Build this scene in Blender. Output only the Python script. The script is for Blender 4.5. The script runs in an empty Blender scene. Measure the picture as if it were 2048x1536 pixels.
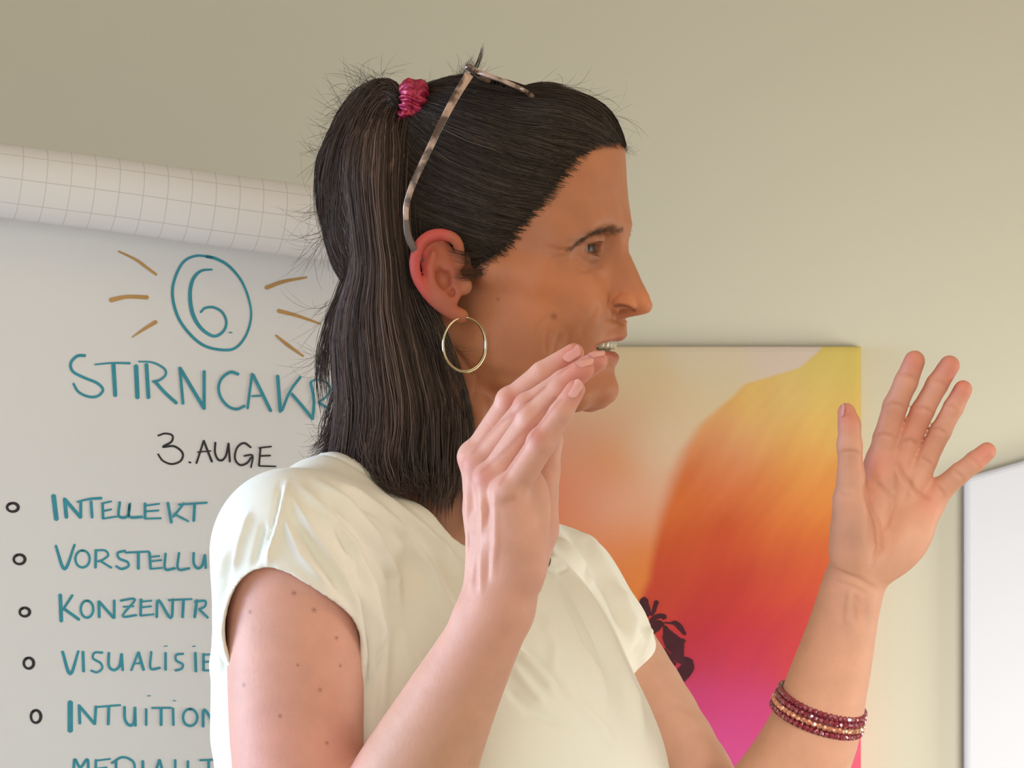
import bpy, math, random, os
import numpy as np
from mathutils import Vector, Matrix

rng = np.random.default_rng(7)
random.seed(7)
sc = bpy.context.scene
MM = 0.001
ZC = 1.49                      # camera height (m)
CAMD = 2400.0                  # camera to head distance (mm)
FPX = 7200.0                   # focal length in pixels of the 2048 px frame

# ------------------------------------------------------------------ camera
cam_d = bpy.data.cameras.new('camera')
cam = bpy.data.objects.new('camera', cam_d)
sc.collection.objects.link(cam)
cam.location = (0, -CAMD*MM, ZC)
cam.rotation_euler = (math.pi/2, 0, 0)
cam_d.sensor_width = 36.0
cam_d.lens = FPX/2048*36.0
cam_d.clip_start = 0.05
sc.camera = cam
sc.view_settings.view_transform = 'Standard'
sc.view_settings.look = 'None'
sc.view_settings.gamma = 1.0
sc.view_settings.exposure = 0.0
sc.view_settings.use_curve_mapping = False
sc.cycles.use_denoising = True
sc.cycles.max_bounces = 6

# ------------------------------------------------------------------ world and lights
w = bpy.data.worlds.new('world'); sc.world = w; w.use_nodes = True
w.node_tree.nodes['Background'].inputs[0].default_value = (1.0, 0.975, 0.865, 1)
w.node_tree.nodes['Background'].inputs[1].default_value = 1.52

def area(name, loc, target, size, power, color, size_y=None, spread=None):
    l = bpy.data.lights.new(name, 'AREA'); l.energy = power; l.color = color
    l.size = size
    if size_y: l.shape = 'RECTANGLE'; l.size_y = size_y
    if spread: l.spread = math.radians(spread)
    o = bpy.data.objects.new(name, l); sc.collection.objects.link(o)
    o.location = loc
    d = Vector(target) - Vector(loc)
    o.rotation_euler = d.to_track_quat('-Z', 'Y').to_euler()
    return o
area('window_light_left', (-2.35, -0.55, 1.55), (-0.1, -0.05, 1.3), 1.0, 30*0.20, (0.35, 0.55, 1.0), 1.0, spread=75)
area('window_light_behind', (-2.4, 0.22, 1.35), (-0.2, -0.05, 1.3), 0.9, 20*0.38, (0.62, 0.82, 1.0), 1.0, spread=60)  # added cool fill for the back-left side of the top
area('ceiling_light', (0.5, -0.6, 2.45), (0.5, -0.55, 0), 0.9, 15*0.226, (1.0, 0.68, 0.42), 0.9)  # added warm fill from above, no fitting behind it
area('wall_light', (0.72, -0.8, 1.15), (0.50, 0.9, 0.86), 0.6, 10*0.33, (0.97, 1.0, 0.99), 0.6, spread=60)  # added lamp that brightens the lower right of the wall
area('window_light_right', (1.75, 0.15, 0.95), (0.55, 0.9, 0.90), 0.8, 9.0, (0.97, 0.99, 0.93), 0.8, spread=130)  # added lamp inside the room, lifts the right of the wall

# ------------------------------------------------------------------ helpers
def at(px, py, Y):
    """point (mm, camera-centred frame) seen at photo pixel (px,py) at depth Y"""
    s = (CAMD+Y)/FPX
    return np.array([(px-1024)*s, Y, (768-py)*s])
def to_world(V):
    V = np.asarray(V, dtype=np.float64)*MM
    V = V.copy(); V[..., 2] += ZC
    return V
def proj(V):
    s = FPX/(CAMD+V[:, 1])
    return 1024+V[:, 0]*s, 768-V[:, 2]*s

def link(name, me, mat=None, parent=None, **props):
    o = bpy.data.objects.new(name, me); sc.collection.objects.link(o)
    if mat is not None:
        for m in (mat if isinstance(mat, (list, tuple)) else [mat]): me.materials.append(m)
    if parent is not None: o.parent = parent
    for k, v in props.items(): o[k] = v
    return o
def mesh_np(name, V, F, smooth=True, colors=None, world=True):
    """V (n,3) mm camera frame, F (m,k) int"""
    me = bpy.data.meshes.new(name)
    V = to_world(V) if world else np.asarray(V, dtype=np.float64)
    F = np.asarray(F, dtype=np.int32)
    n, (m, k) = len(V), F.shape
    me.vertices.add(n); me.vertices.foreach_set('co', V.astype(np.float32).ravel())
    me.loops.add(m*k); me.loops.foreach_set('vertex_index', F.ravel())
    me.polygons.add(m)
    me.polygons.foreach_set('loop_start', np.arange(m, dtype=np.int32)*k)
    me.polygons.foreach_set('use_smooth', np.full(m, smooth))
    me.update(calc_edges=True)
    me.validate()
    if colors is not None:
        ca = me.color_attributes.new('col', 'FLOAT_COLOR', 'POINT')
        c4 = np.ones((n, 4), np.float32); c4[:, :3] = colors
        ca.data.foreach_set('color', c4.ravel())
    return me
def mesh_list(name, V, F, smooth=False):
    me = bpy.data.meshes.new(name)
    me.from_pydata([tuple(v) for v in to_world(np.array(V))], [], F); me.update()
    if smooth:
        me.polygons.foreach_set('use_smooth', [True]*len(me.polygons))
    return me
def empty(name, loc_mm, **props):
    o = bpy.data.objects.new(name, None); sc.collection.objects.link(o)
    o.location = to_world(np.array(loc_mm, float)); o.empty_display_size = 0.05
    for k, v in props.items(): o[k] = v
    return o
def adopt(o, p):
    """parent o to p keeping the world position (o built in world coordinates)"""
    o.parent = p; o.matrix_parent_inverse = Matrix.Translation(-Vector(p.location))
    return o
def unit(v):
    v = np.asarray(v, float); return v/np.linalg.norm(v)
def lin(c):
    c = np.asarray(c, float)/255.0
    return np.where(c <= 0.04045, c/12.92, ((c+0.055)/1.055)**2.4)
def sstep(a, b, x):
    t = np.clip((x-a)/(b-a), 0, 1); return t*t*(3-2*t)

# ------------------------------------------------------------------ materials
def mat_new(name):
    m = bpy.data.materials.new(name); m.use_nodes = True
    nt = m.node_tree; b = nt.nodes['Principled BSDF']
    return m, nt, b
def N(nt, t, **kw):
    n = nt.nodes.new(t)
    for k, v in kw.items(): setattr(n, k, v)
    return n
def mat_plain(name, col, rough=0.5, metal=0.0, bump=None, noise=None, sheen=0.0, spec=0.5, coat=0.0):
    m, nt, b = mat_new(name)
    b.inputs['Base Color'].default_value = (*col, 1)
    b.inputs['Roughness'].default_value = rough
    b.inputs['Metallic'].default_value = metal
    b.inputs['Specular IOR Level'].default_value = spec
    b.inputs['Coat Weight'].default_value = coat
    if sheen: b.inputs['Sheen Weight'].default_value = sheen
    tc = N(nt, 'ShaderNodeTexCoord')
    if noise:
        scale, amt = noise
        n = N(nt, 'ShaderNodeTexNoise'); n.inputs['Scale'].default_value = scale; n.inputs['Detail'].default_value = 5
        nt.links.new(tc.outputs['Object'], n.inputs['Vector'])
        mx = N(nt, 'ShaderNodeMix', data_type='RGBA'); mx.inputs[0].default_value = 0.5
        mx.inputs[6].default_value = (*[c*(1-amt) for c in col], 1)
        mx.inputs[7].default_value = (*[min(1, c*(1+amt)) for c in col], 1)
        nt.links.new(n.outputs['Fac'], mx.inputs[0]); nt.links.new(mx.outputs[2], b.inputs['Base Color'])
    if bump:
        scale, st, dist = bump
        n2 = N(nt, 'ShaderNodeTexNoise'); n2.inputs['Scale'].default_value = scale; n2.inputs['Detail'].default_value = 4
        nt.links.new(tc.outputs['Object'], n2.inputs['Vector'])
        bp = N(nt, 'ShaderNodeBump'); bp.inputs['Strength'].default_value = st; bp.inputs['Distance'].default_value = dist
        nt.links.new(n2.outputs['Fac'], bp.inputs['Height']); nt.links.new(bp.outputs[0], b.inputs['Normal'])
    return m

# ------------------------------------------------------------------ signed distance modelling
CUT = 40.0
def smin(a, b, k):
    if k <= 0: return np.minimum(a, b)
    h = np.maximum(k-np.abs(a-b), 0)/k
    return np.minimum(a, b)-h*h*k*0.25
def smax(a, b, k):
    return -smin(-a, -b, k)
def rot_from(x, y):
    """rows: local axes given x axis and approximate y axis"""
    x = unit(x); z = unit(np.cross(x, y)); y = np.cross(z, x)
    return np.array([x, y, z])
class El:
    def __init__(s, c, r, R=None):
        s.c = np.array(c, float); s.r = np.array(r, float); s.R = R; s.br = max(r)
    def f(s, P):
        q = P-s.c
        if s.R is not None: q = q@s.R.T
        a = np.sqrt(((q/s.r)**2).sum(1)); b = np.sqrt(((q/s.r**2)**2).sum(1))
        return a*(a-1)/np.maximum(b, 1e-6)
class Cap:
    def __init__(s, a, b, ra, rb, flat=None):
        """round cone; flat=(axis, factor) scales it along axis"""
        s.a = np.array(a, float); s.b = np.array(b, float); s.ra = ra; s.rb = rb
        s.c = (s.a+s.b)/2; s.br = np.linalg.norm(s.b-s.a)/2+max(ra, rb)*1.8; s.flat = flat
    def f(s, P):
        ba = s.b-s.a; pa = P-s.a
        L = (ba*ba).sum()
        h = np.clip(pa@ba/L, 0, 1)
        q = pa-h[:, None]*ba
        r = s.ra+(s.rb-s.ra)*h
        if s.flat is not None:
            ax, fac = s.flat
            qa = q@ax
            q = q+np.outer(qa*(fac-1), ax)
            d = np.sqrt((q*q).sum(1))-r
            return d/max(1, fac**0.5)
        return np.sqrt((q*q).sum(1))-r
class Chain:
    def __init__(s, pts, k=0, flat=None):
        s.ps = [Cap(pts[i][0], pts[i+1][0], pts[i][1], pts[i+1][1], flat) for i in range(len(pts)-1)]
        A = np.array([p[0] for p in pts], float); s.c = (A.min(0)+A.max(0))/2
        s.br = np.linalg.norm(A-s.c, axis=1).max()+max(p[1] for p in pts)*1.8; s.k = k
    def f(s, P):
        d = s.ps[0].f(P)
        for p in s.ps[1:]: d = smin(d, p.f(P), s.k)
        return d
class Group:
    """ops: (kind, prim, k); kind 'u' union, 's' subtract, 'i' intersect"""
    def __init__(s, ops, frame=None, c=None, br=None):
        s.ops = ops; s.frame = frame
        cs = np.array([o[1].c for o in ops if o[0] == 'u']); rs = np.array([o[1].br for o in ops if o[0] == 'u'])
        lc = (cs.min(0)+cs.max(0))/2; s.br = (np.linalg.norm(cs-lc, axis=1)+rs).max()
        s.lc = lc
        s.c = lc if frame is None else frame[0]+lc@frame[1]
    def f(s, P):
        if s.frame is not None: P = (P-s.frame[0])@s.frame[1].T
        bc = (P.min(0)+P.max(0))/2; br = np.linalg.norm(P.max(0)-bc)
        d = np.full(len(P), CUT)
        for kind, pr, k in s.ops:
            gap = np.linalg.norm(pr.c-bc)-pr.br-br
            if kind == 'u':
                if gap > CUT: continue
                d = smin(d, pr.f(P), k)
            elif kind == 's':
                if gap > k+2: continue
                d = smax(d, -pr.f(P), k)
            elif kind == 'i':
                d = smax(d, pr.f(P), k)
        return d
class Fn:
    def __init__(s, f, c, br): s.f = f; s.c = np.array(c, float); s.br = br

def grad(f, P, e=0.4):
    g = np.empty_like(P)
    for i in range(3):
        d = np.zeros(3); d[i] = e
        g[:, i] = f(P+d)-f(P-d)
    n = np.linalg.norm(g, axis=1, keepdims=True); return g/np.maximum(n, 1e-9)

def polygonize(f, lo, hi, h, B=10, newton=1):
    """sparse surface nets over the field f; returns verts, quads"""
    lo = np.array(lo, float); hi = np.array(hi, float)
    nb = np.ceil((hi-lo)/(h*B)).astype(int)
    # coarse pass with macro blocks of 4x4x4 blocks
    gi = np.stack(np.meshgrid(*[np.arange(n) for n in nb], indexing='ij'), -1).reshape(-1, 3)
    order = np.lexsort((gi[:, 2]//3, gi[:, 1]//3, gi[:, 0]//3)); gi = gi[order]
    cen = lo+(gi+0.5)*B*h
    key = (gi//3); kk = key[:, 0]*100000000+key[:, 1]*10000+key[:, 2]
    cuts = np.flatnonzero(np.diff(kk))+1
    keep = np.zeros(len(gi), bool)
    half = B*h*0.87*1.25+2
    for idx in np.split(np.arange(len(gi)), cuts):
        d = f(cen[idx]); keep[idx] = np.abs(d) < half
    gi = gi[keep]
    key = gi//2; kk = key[:, 0]*100000000+key[:, 1]*10000+key[:, 2]
    order = np.argsort(kk, kind='stable'); gi = gi[order]; kk = kk[order]
    cuts = np.flatnonzero(np.diff(kk))+1
    ar = np.arange(B+1)
    loc = np.stack(np.meshgrid(ar, ar, ar, indexing='ij'), -1).reshape(-1, 3)
    D = nb*B+2
    Vs, K, E = [], [], [[], [], []]
    corner = [(i, j, k) for i in (0, 1) for j in (0, 1) for k in (0, 1)]
    edges = [(a, b) for a in range(8) for b in range(8) if a < b and sum(abs(corner[a][t]-corner[b][t]) for t in range(3)) == 1]
    co = np.array(corner, float)
    for idx in np.split(np.arange(len(gi)), cuts):
        g = gi[idx]
        pts = (g[:, None, :]*B+loc[None]).reshape(-1, 3)
        val = f(lo+pts*h).reshape(len(g), B+1, B+1, B+1)
        cv = np.stack([val[:, i:B+i, j:B+j, k:B+k] for i, j, k in corner], -1)   # (g,B,B,B,8)
        s = cv < 0
        cnt = s.sum(-1); act = (cnt > 0) & (cnt < 8)
        if not act.any(): continue
        a = np.argwhere(act)
        cell = g[a[:, 0]]*B+a[:, 1:]
        vals = cv[act]; ss = s[act]
        acc = np.zeros((len(a), 3)); nn = np.zeros(len(a))
        for (p, q) in edges:
            m = ss[:, p] != ss[:, q]
            t = vals[m, p]/(vals[m, p]-vals[m, q])
            acc[m] += co[p]+(co[q]-co[p])*t[:, None]; nn[m] += 1
        Vs.append(lo+(cell+acc/nn[:, None])*h)
        k0 = (cell[:, 0]*D[1]+cell[:, 1])*D[2]+cell[:, 2]
        K.append(k0)
        for ax, cb in ((0, 4), (1, 2), (2, 1)):
            m = ss[:, 0] != ss[:, cb]
            E[ax].append(np.stack([k0[m], ss[m, 0].astype(np.int64)], 1))
    V = np.concatenate(Vs); K = np.concatenate(K)
    o = np.argsort(K); V = V[o]; K = K[o]
    step = [D[1]*D[2], D[2], 1]
    quads = []
    for ax in range(3):
        e = np.concatenate(E[ax]); k0 = e[:, 0]; fl = e[:, 1] > 0
        u, v = step[(ax+1) % 3], step[(ax+2) % 3]
        q = np.stack([k0, k0-u, k0-u-v, k0-v], 1)
        ii = np.searchsorted(K, q); ii = np.clip(ii, 0, len(K)-1)
        ok = (K[ii] == q).all(1)
        ii = ii[ok]; fl = fl[ok]
        ii[~fl] = ii[~fl][:, ::-1]
        quads.append(ii)
    Q = np.concatenate(quads)
    for _ in range(newton):
        for c0 in range(0, len(V), 60000):
            pass
    return V, Q
def vnormals(V, Q):
    n = np.cross(V[Q[:, 2]]-V[Q[:, 0]], V[Q[:, 3]]-V[Q[:, 1]])
    out = np.zeros_like(V)
    for j in range(4):
        for c in range(3):
            out[:, c] += np.bincount(Q[:, j], n[:, c], len(V))
    return out/np.maximum(np.linalg.norm(out, axis=1, keepdims=True), 1e-9)
def smooth_verts(V, Q, it=1, lam=0.5, mask=None):
    """Laplacian smoothing (numpy)"""
    e = np.concatenate([Q[:, [0, 1]], Q[:, [1, 2]], Q[:, [2, 3]], Q[:, [3, 0]]])
    i = np.concatenate([e[:, 0], e[:, 1]]); j = np.concatenate([e[:, 1], e[:, 0]])
    cnt = np.maximum(np.bincount(i, minlength=len(V)), 1)
    for _ in range(it):
        L = np.stack([np.bincount(i, V[j, c], len(V))/cnt for c in range(3)], 1)-V
        L *= lam
        if mask is not None: L *= mask[:, None]
        V = V+L
    return V
# ------------------------------------------------------------------ the woman: head, torso and arms as one implicit surface
def SCh(pts, k, n=5):
    G = np.array([[*p, r] for p, r in pts]); P = np.concatenate([[2*G[0]-G[1]], G, [2*G[-1]-G[-2]]]); out = []
    for i in range(len(G)-1):
        for u in np.linspace(0, 1, n+1)[:-1]:
            p0, p1, p2, p3 = P[i:i+4]; q = 0.5*((2*p1)+(-p0+p2)*u+(2*p0-5*p1+4*p2-p3)*u*u+(-p0+3*p1-3*p2+p3)*u**3); out.append((q[:3], q[3]))
    out.append((G[-1, :3], G[-1, 3])); return Chain(out, k)
YAW = math.radians(-15)
HO = at(955, 500, 0.0)
HR = np.array([[math.cos(YAW), math.sin(YAW), 0], [-math.sin(YAW), math.cos(YAW), 0], [0, 0, 1.0]])   # rows: forward, left, up
def head_w(p): return HO+np.asarray(p, float)@HR
def head_l(P): return (P-HO)@HR.T
def both(p, s): return (p[0], p[1]*s, p[2])

ops = []
U = lambda pr, k=8: ops.append(('u', pr, k))
Sb = lambda pr, k=4: ops.append(('s', pr, k))
# skull
U(El((6, 0, 27), (94, 73, 75)), 0)
U(El((58, 0, 40), (46, 56, 50)), 14)
U(El((50, 0, -30), (46, 56, 58)), 18)
for s in (-1, 1):
    U(Chain([((20, 54*s, -66), 13), ((45, 42*s, -86), 12), ((72, 22*s, -96), 12)], 4), 14)       # jaw
    U(El((36, 46*s, -48), (34, 20, 42)), 14)                                                     # masseter
    U(Chain([((28, 64*s, -16), 9), ((56, 56*s, -20), 11), ((74, 43*s, -24), 13)], 4), 12)        # cheekbone
    U(El((74, 32*s, -40), (20, 18, 21)), 10)                                                     # smiling cheek
U(El((83, 0, -92), (14.5, 17, 13.5)), 10); U(El((60, 0, -92), (28, 26, 14)), 10)                                                        # chin
U(El((72, 0, -62), (25, 30, 27)), 12)                                                            # mouth barrel
U(Chain([((96, 0, 15), 9), ((92, 18, 17), 10), ((82, 36, 15), 9), ((66, 50, 6), 9)], 3), 10)     # brow ridge
U(Chain([((96, 0, 15), 9), ((92, -18, 17), 10), ((82, -36, 15), 9), ((66, -50, 6), 9)], 3), 10)
for s in (-1, 1):
    Sb(El((103, 29*s, 0), (22, 17, 11.5)), 9)                                                    # eye socket
    U(El((63, 52*s, 3), (13, 7, 15)), 12)                                                         # orbital rim
    ey = (75.5, 31.5*s, 0.5)
    U(El(ey, (14.2, 15.0, 13.6)), 3)                                                             # lids
    U(Chain([((87, 17*s, -1), 2.8), ((91.5, 27*s, 6.0), 3.0), ((88.5, 38*s, 4.8), 3.0), ((77, 47*s, -2), 3.0)], 2), 2.5)   # upper lid fold
    U(Chain([((85, 18*s, -6), 2.4), ((87.6, 28*s, -7.2), 2.5), ((84.5, 38*s, -6.5), 2.5), ((77, 45*s, -3), 2.2)], 2), 3)   # lower lid
    Sb(El((93, 31*s, -0.9), (17, 14.0, 3.3)), 1.2)                                               # opening between the lids
# nose
U(Chain([((97, 0, 10), 7), ((98.5, 0, 0), 6.6), ((105.5, 0, -20), 7.0), ((111, 0, -32), 8.2)], 6), 7)
U(El((112.2, 0, -35.2), (9, 8.8, 8.6)), 5)
U(El((95, 0, -24), (17, 13, 20)), 8)
U(Cap((110, 0, -41), (101, 0, -44.5), 3.8, 4.5), 4)
for s in (-1, 1):
    U(El((100.5, 11*s, -36.5), (10.5, 6.2, 7.6)), 3)
    Sb(El((103.5, 9.5*s, -44.3), (8, 3.6, 3.8)), 2)
    Sb(El((105.5, 13*s, -42.2), (6.5, 4.5, 1.9), rot_from((0.95, 0, -0.3), (0, 1, 0))), 1.5)
    Sb(Chain([((90, 15*s, -30), 0.6), ((88, 18*s, -38), 1.4), ((89, 17*s, -43), 1.0)]), 3.5)     # alar groove
# mouth
U(Chain([((84, -22, -62.5), 3), ((92, -13, -58.5), 4.2), ((97.8, -3, -56.8), 5.2), ((97.8, 3, -56.8), 5.2), ((92, 13, -58.5), 4.2), ((84, 22, -62.5), 3)], 3), 4)
U(Chain([((82, -22, -66), 3), ((88, -13, -71), 4.6), ((92.3, -3, -72.6), 5.4), ((92.3, 3, -72.6), 5.4), ((88, 13, -71), 4.6), ((82, 22, -66), 3)], 3), 4)
Sb(El((92, 0, -64.8), (17, 23.5, 3.4), rot_from((0.97, 0, 0.12), (0, 1, 0))), 1.8)
Sb(Chain([((76, 24, -64), 1.0), ((73, 27, -66), 0.8)]), 3); Sb(Chain([((76, -24, -64), 1.0), ((73, -27, -66), 0.8)]), 3)
HEADOPS = list(ops)
# ears
for s in (-1, 1):
    ax = unit((0.30, 0.10*s, -0.95)); R = rot_from(ax, (0.9, -0.42*s, 0.3))
    U(El((-3, 78.5*s, -15), (27, 12.5, 6.0), R), 5)
    helix = [((10, 74*s, -12), 2.6), ((8.5, 77*s, 1), 3.3), ((3, 80*s, 6.2), 3.6), ((-6, 83.5*s, 6.8), 3.7), ((-13.5, 87*s, 1.5), 3.7),
             ((-17, 89*s, -9), 3.6), ((-16.5, 88.5*s, -19), 3.3), ((-12.5, 86*s, -28), 3.2), ((-6, 82*s, -36), 3.6), ((3, 78*s, -42), 4.6), ((10, 74.5*s, -45.5), 4.8)]
    U(SCh(helix, 1, 3), 2.5)
    Sb(SCh([((3, 86.5*s, 0.5), 1.3), ((-5, 89.5*s, 0.8), 1.5), ((-10.5, 91.5*s, -4), 1.6), ((-12.5, 92.5*s, -12), 1.6), ((-11, 90.5*s, -21), 1.3)], 1, 3), 2.5)   # scapha
    Sb(El((1.5, 86.5*s, -21), (8.5, 6.2, 10), R), 4)                                                 # concha
    Sb(El((0, 86*s, -4), (6, 4.5, 4.5), R), 3)
    U(Chain([((-6, 84*s, -5), 2.0), ((-8.5, 85*s, -14), 2.2), ((-7, 84*s, -24), 2.2), ((-1, 82*s, -33), 2.4), ((4, 80*s, -35.5), 2.2)], 1), 2.5)
    U(Cap((9, 76*s, -12), (0, 81*s, -15.5), 1.8, 1.4), 2)                                        # crus
    U(El((12.5, 75*s, -26), (5.0, 3.2, 6.0)), 4)                                               # tragus
    Sb(El((5.5, 82*s, -30.5), (2.4, 4, 3)), 2)
HEAD = Group(ops, (HO, HR))
HEADSMOOTH = Group(HEADOPS[:4]+[o for o in HEADOPS[4:15]], (HO, HR))

# neck and torso
SR = at(577, 1078, -125); SL = at(1128, 1195, 140)          # shoulder joints
FW = unit(np.array([0.83, -0.555, 0.0])); LF = unit(SL-SR); UP = unit(np.cross(FW, LF)); FW = unit(np.cross(LF, UP))
TO = (SR+SL)/2
TR = np.array([FW, LF, UP])
def tor(p): return TO+np.asarray(p, float)@TR
nb = tor((-22, 0, 40))
chin_back = head_w((-6, 0, -62))
nops = [('u', Cap(head_w((-8, 0, -40)), head_w((-14, 4, -110)), 50, 49), 0),
        ('u', Cap(head_w((-14, 4, -110)), tor((-18, 0, 30)), 49, 56), 20),
        ('u', Chain([(head_w((-12, -58, -48)), 9), (head_w((10, -46, -105)), 9), (tor((48, -14, 5)), 8)], 4), 8),
        ('u', Chain([(head_w((-12, 58, -48)), 9), (head_w((10, 46, -105)), 9), (tor((48, 14, 5)), 8)], 4), 8)]
NECK = Group(nops)
tops = [('u', El((6, 0, -110), (84, 132, 150)), 0), ('u', El((0, 0, -300), (84, 118, 170)), 30), ('u', El((-6, 0, -440), (100, 150, 110)), 30),
        ('u', Chain([((-24, -30, 44), 40), ((-18, -95, 14), 36), ((-6, -150, -8), 40)], 10), 24),
        ('u', Chain([((-24, 30, 44), 40), ((-18, 95, 14), 36), ((-6, 150, -8), 40)], 10), 24),
        ('u', Chain([((42, -25, 0), 8), ((34, -90, 14), 8), ((10, -140, 14), 8)], 4), 14),
        ('u', Chain([((42, 25, 0), 8), ((34, 90, 14), 8), ((10, 140, 14), 8)], 4), 14),
        ('u', El((62, -62, -165), (50, 52, 54)), 22), ('u', El((62, 62, -165), (50, 52, 54)), 22)]
TORSO = Group(tops, (TO, TR))

# right arm (the nearer one)
def A(px, py, Y, r): return (at(px, py, Y), r)
RELB = at(640, 1905, -168); RWR = at(1000, 1215, -226)
rarm = [('u', SCh([A(592, 1110, -128, 41), A(592, 1300, -140, 42.5), A(598, 1530, -150, 41), A(628, 1800, -165, 37)], 3), 0),
        ('u', SCh([A(628, 1800, -165, 37), A(640, 1905, -168, 34), A(720, 1790, -172, 39), A(806, 1600, -190, 37.5), A(893, 1420, -208, 28.5), A(960, 1290, -220, 22.5), A(1000, 1205, -225, 21)], 3), 10),
        ('u', El(at(938, 1235, -226), (7, 7, 10)), 9)]
RARM = Group(rarm)
palmR = Group([('u', Chain([A(1000, 1215, -225, 20), A(1012, 1130, -226, 20)], 4), 0),
               ('u', Chain([A(985, 1160, -215, 13), A(962, 1020, -203, 10.5), A(952, 918, -197, 9.4)], 4), 8),
               ('u', Chain([A(985, 1160, -218, 13), A(968, 1040, -214, 11), A(962, 932, -212, 9.6)], 4), 6),
               ('u', Chain([A(990, 1160, -225, 13), A(982, 1050, -228, 11), A(983, 962, -230, 9.8)], 4), 6),
               ('u', Chain([A(1010, 1160, -232, 14), A(1012, 1080, -240, 12), A(1018, 985, -244, 9.6)], 4), 6),
               ('u', El(at(1050, 1090, -236), (15, 14, 30)), 12),
               ('u', Chain([A(1045, 1160, -205, 13), A(1072, 1060, -192, 13), A(1082, 960, -190, 9.5)], 5), 12),
               ('u', El(at(1045, 1010, -220), (17, 18, 26)), 12),
               ('u', Chain([A(934, 1190, -224, 2.2), A(942, 1060, -222, 1.7), A(948, 960, -215, 2)], 1), 4.5),
               ('u', Chain([A(955, 1190, -232, 2.0), A(962, 1080, -235, 1.6), A(975, 985, -238, 2)], 1), 4.5)])
fingR = [Group([('u', Chain([A(951, 916, -197, 9.4), A(1022, 803, -205, 8.4), A(1085, 747, -210, 7.4), A(1148, 706, -212, 6.2)], 2), 0)]),
         Group([('u', Chain([A(962, 932, -212, 9.6), A(1058, 815, -222, 8.8), A(1128, 765, -226, 7.8), A(1194, 722, -228, 6.5)], 2), 0)]),
         Group([('u', Chain([A(983, 960, -230, 9.6), A(1064, 838, -240, 8.6), A(1122, 780, -243, 7.6), A(1168, 738, -244, 6.3)], 2), 0)]),
         Group([('u', Chain([A(1020, 985, -244, 9.4), A(1084, 885, -254, 8.3), A(1122, 826, -257, 7.1), A(1151, 779, -258, 6.0)], 2), 0)]),
         Group([('u', Chain([A(1075, 1040, -190, 11), A(1090, 940, -184, 9.0), A(1100, 880, -186, 7.6), A(1098, 835, -190, 6.2)], 3), 0)])]
for i, g in enumerate(fingR[:4]):
    c = g.ops[0][1].ps
    g.ops.append(('u', El(c[0].a+np.array([-2.0, -1.5, 1.5]), (8.8, 8.8, 8.8)), 3.5))
    g.ops.append(('u', El(c[1].a+np.array([-1.2, -1.0, 0.8]), (8.3, 8.3, 8.3) if i < 3 else (7.9, 7.9, 7.9)), 2.5))

# left arm (the farther one), palm to the camera
larm = [('u', SCh([A(1128, 1200, 138, 40), A(1260, 1400, 95, 38), A(1435, 1670, 35, 33)], 3), 0),
        ('u', SCh([A(1440, 1690, 32, 33), A(1520, 1640, 5, 35), A(1612, 1500, -18, 31), A(1660, 1350, -38, 25.2), A(1685, 1255, -50, 21.2), A(1704, 1178, -58, 19.0)], 3), 10)]
LARM = Group(larm)
palmL = Group([('u', Chain([A(1706, 1178, -58, 18), A(1722, 1120, -60, 17)], 4), 0),
               ('u', Chain([A(1700, 1140, -60, 12), A(1735, 1030, -60, 11), A(1764, 925, -60, 10.6)], 4), 8),
               ('u', Chain([A(1712, 1140, -60, 12), A(1760, 1035, -60, 11), A(1795, 932, -60, 10.2)], 4), 6),
               ('u', Chain([A(1728, 1140, -60, 12), A(1785, 1045, -60, 11), A(1826, 960, -60, 10)], 4), 6),
               ('u', Chain([A(1745, 1145, -60, 12), A(1805, 1075, -60, 11.5), A(1853, 1005, -60, 10.4)], 4), 6),
               ('u', El(at(1808, 1085, -68), (15, 11, 27), rot_from((0.8, 0, -0.6), (0, 1, 0))), 10),
               ('u', El(at(1712, 1065, -73), (15, 14, 30), rot_from((0.98, 0, -0.1), (0, 1, 0))), 10),
               ('s', El(at(1775, 1010, -84), (11, 9, 26), rot_from((0.9, 0, -0.4), (0, 1, 0))), 10)])
fingL = [Group([('u', Chain([A(1763, 935, -62, 10.2), A(1772, 878, -66, 8.6), A(1790, 812, -74, 7.9), A(1812, 764, -80, 7.6), A(1829, 722, -84, 6.9)], 2), 0)]),
         Group([('u', Chain([A(1796, 945, -62, 10), A(1814, 888, -66, 8.2), A(1845, 822, -75, 7.5), A(1874, 769, -81, 7.1), A(1899, 731, -85, 6.7)], 2), 0)]),
         Group([('u', Chain([A(1827, 970, -62, 9.8), A(1851, 921, -66, 7.6), A(1881, 863, -75, 6.9), A(1907, 815, -80, 6.5), A(1926, 779, -83, 6.1)], 2), 0)]),
         Group([('u', Chain([A(1855, 1010, -62, 9.8), A(1883, 978, -65, 7.8), A(1918, 948, -71, 6.9), A(1950, 923, -75, 6.7), A(1974, 903, -77, 6.1)], 2), 0)]),
         Group([('u', Chain([A(1702, 1100, -72, 13.5), A(1700, 1000, -80, 10.8), A(1702, 950, -84, 8.6), A(1699, 890, -90, 7.9), A(1699, 850, -92, 7.0), A(1693, 824, -92, 5.9)], 3), 0)])]
class Hand:
    def __init__(s, palm, fings, kf):
        s.palm = palm; s.f_ = fings; s.kf = kf
        C = np.array([palm.c]+[g.c for g in fings]); s.c = C.mean(0); s.br = max(np.linalg.norm(g.c-s.c)+g.br for g in [palm]+fings)
    def f(s, P):
        p = s.palm.f(P); d = None
        for i, g in enumerate(s.f_):
            t = smin(p, g.f(P), s.kf)
            d = t if d is None else np.minimum(d, t)
        return d
HANDR = Hand(palmR, fingR, 5); HANDL = Hand(palmL, fingL, 6)
BODYPARTS = [(NECK, 0), (HEAD, 16), (TORSO, 26), (RARM, 20), (LARM, 20), (HANDR, 6), (HANDL, 6)]
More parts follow.
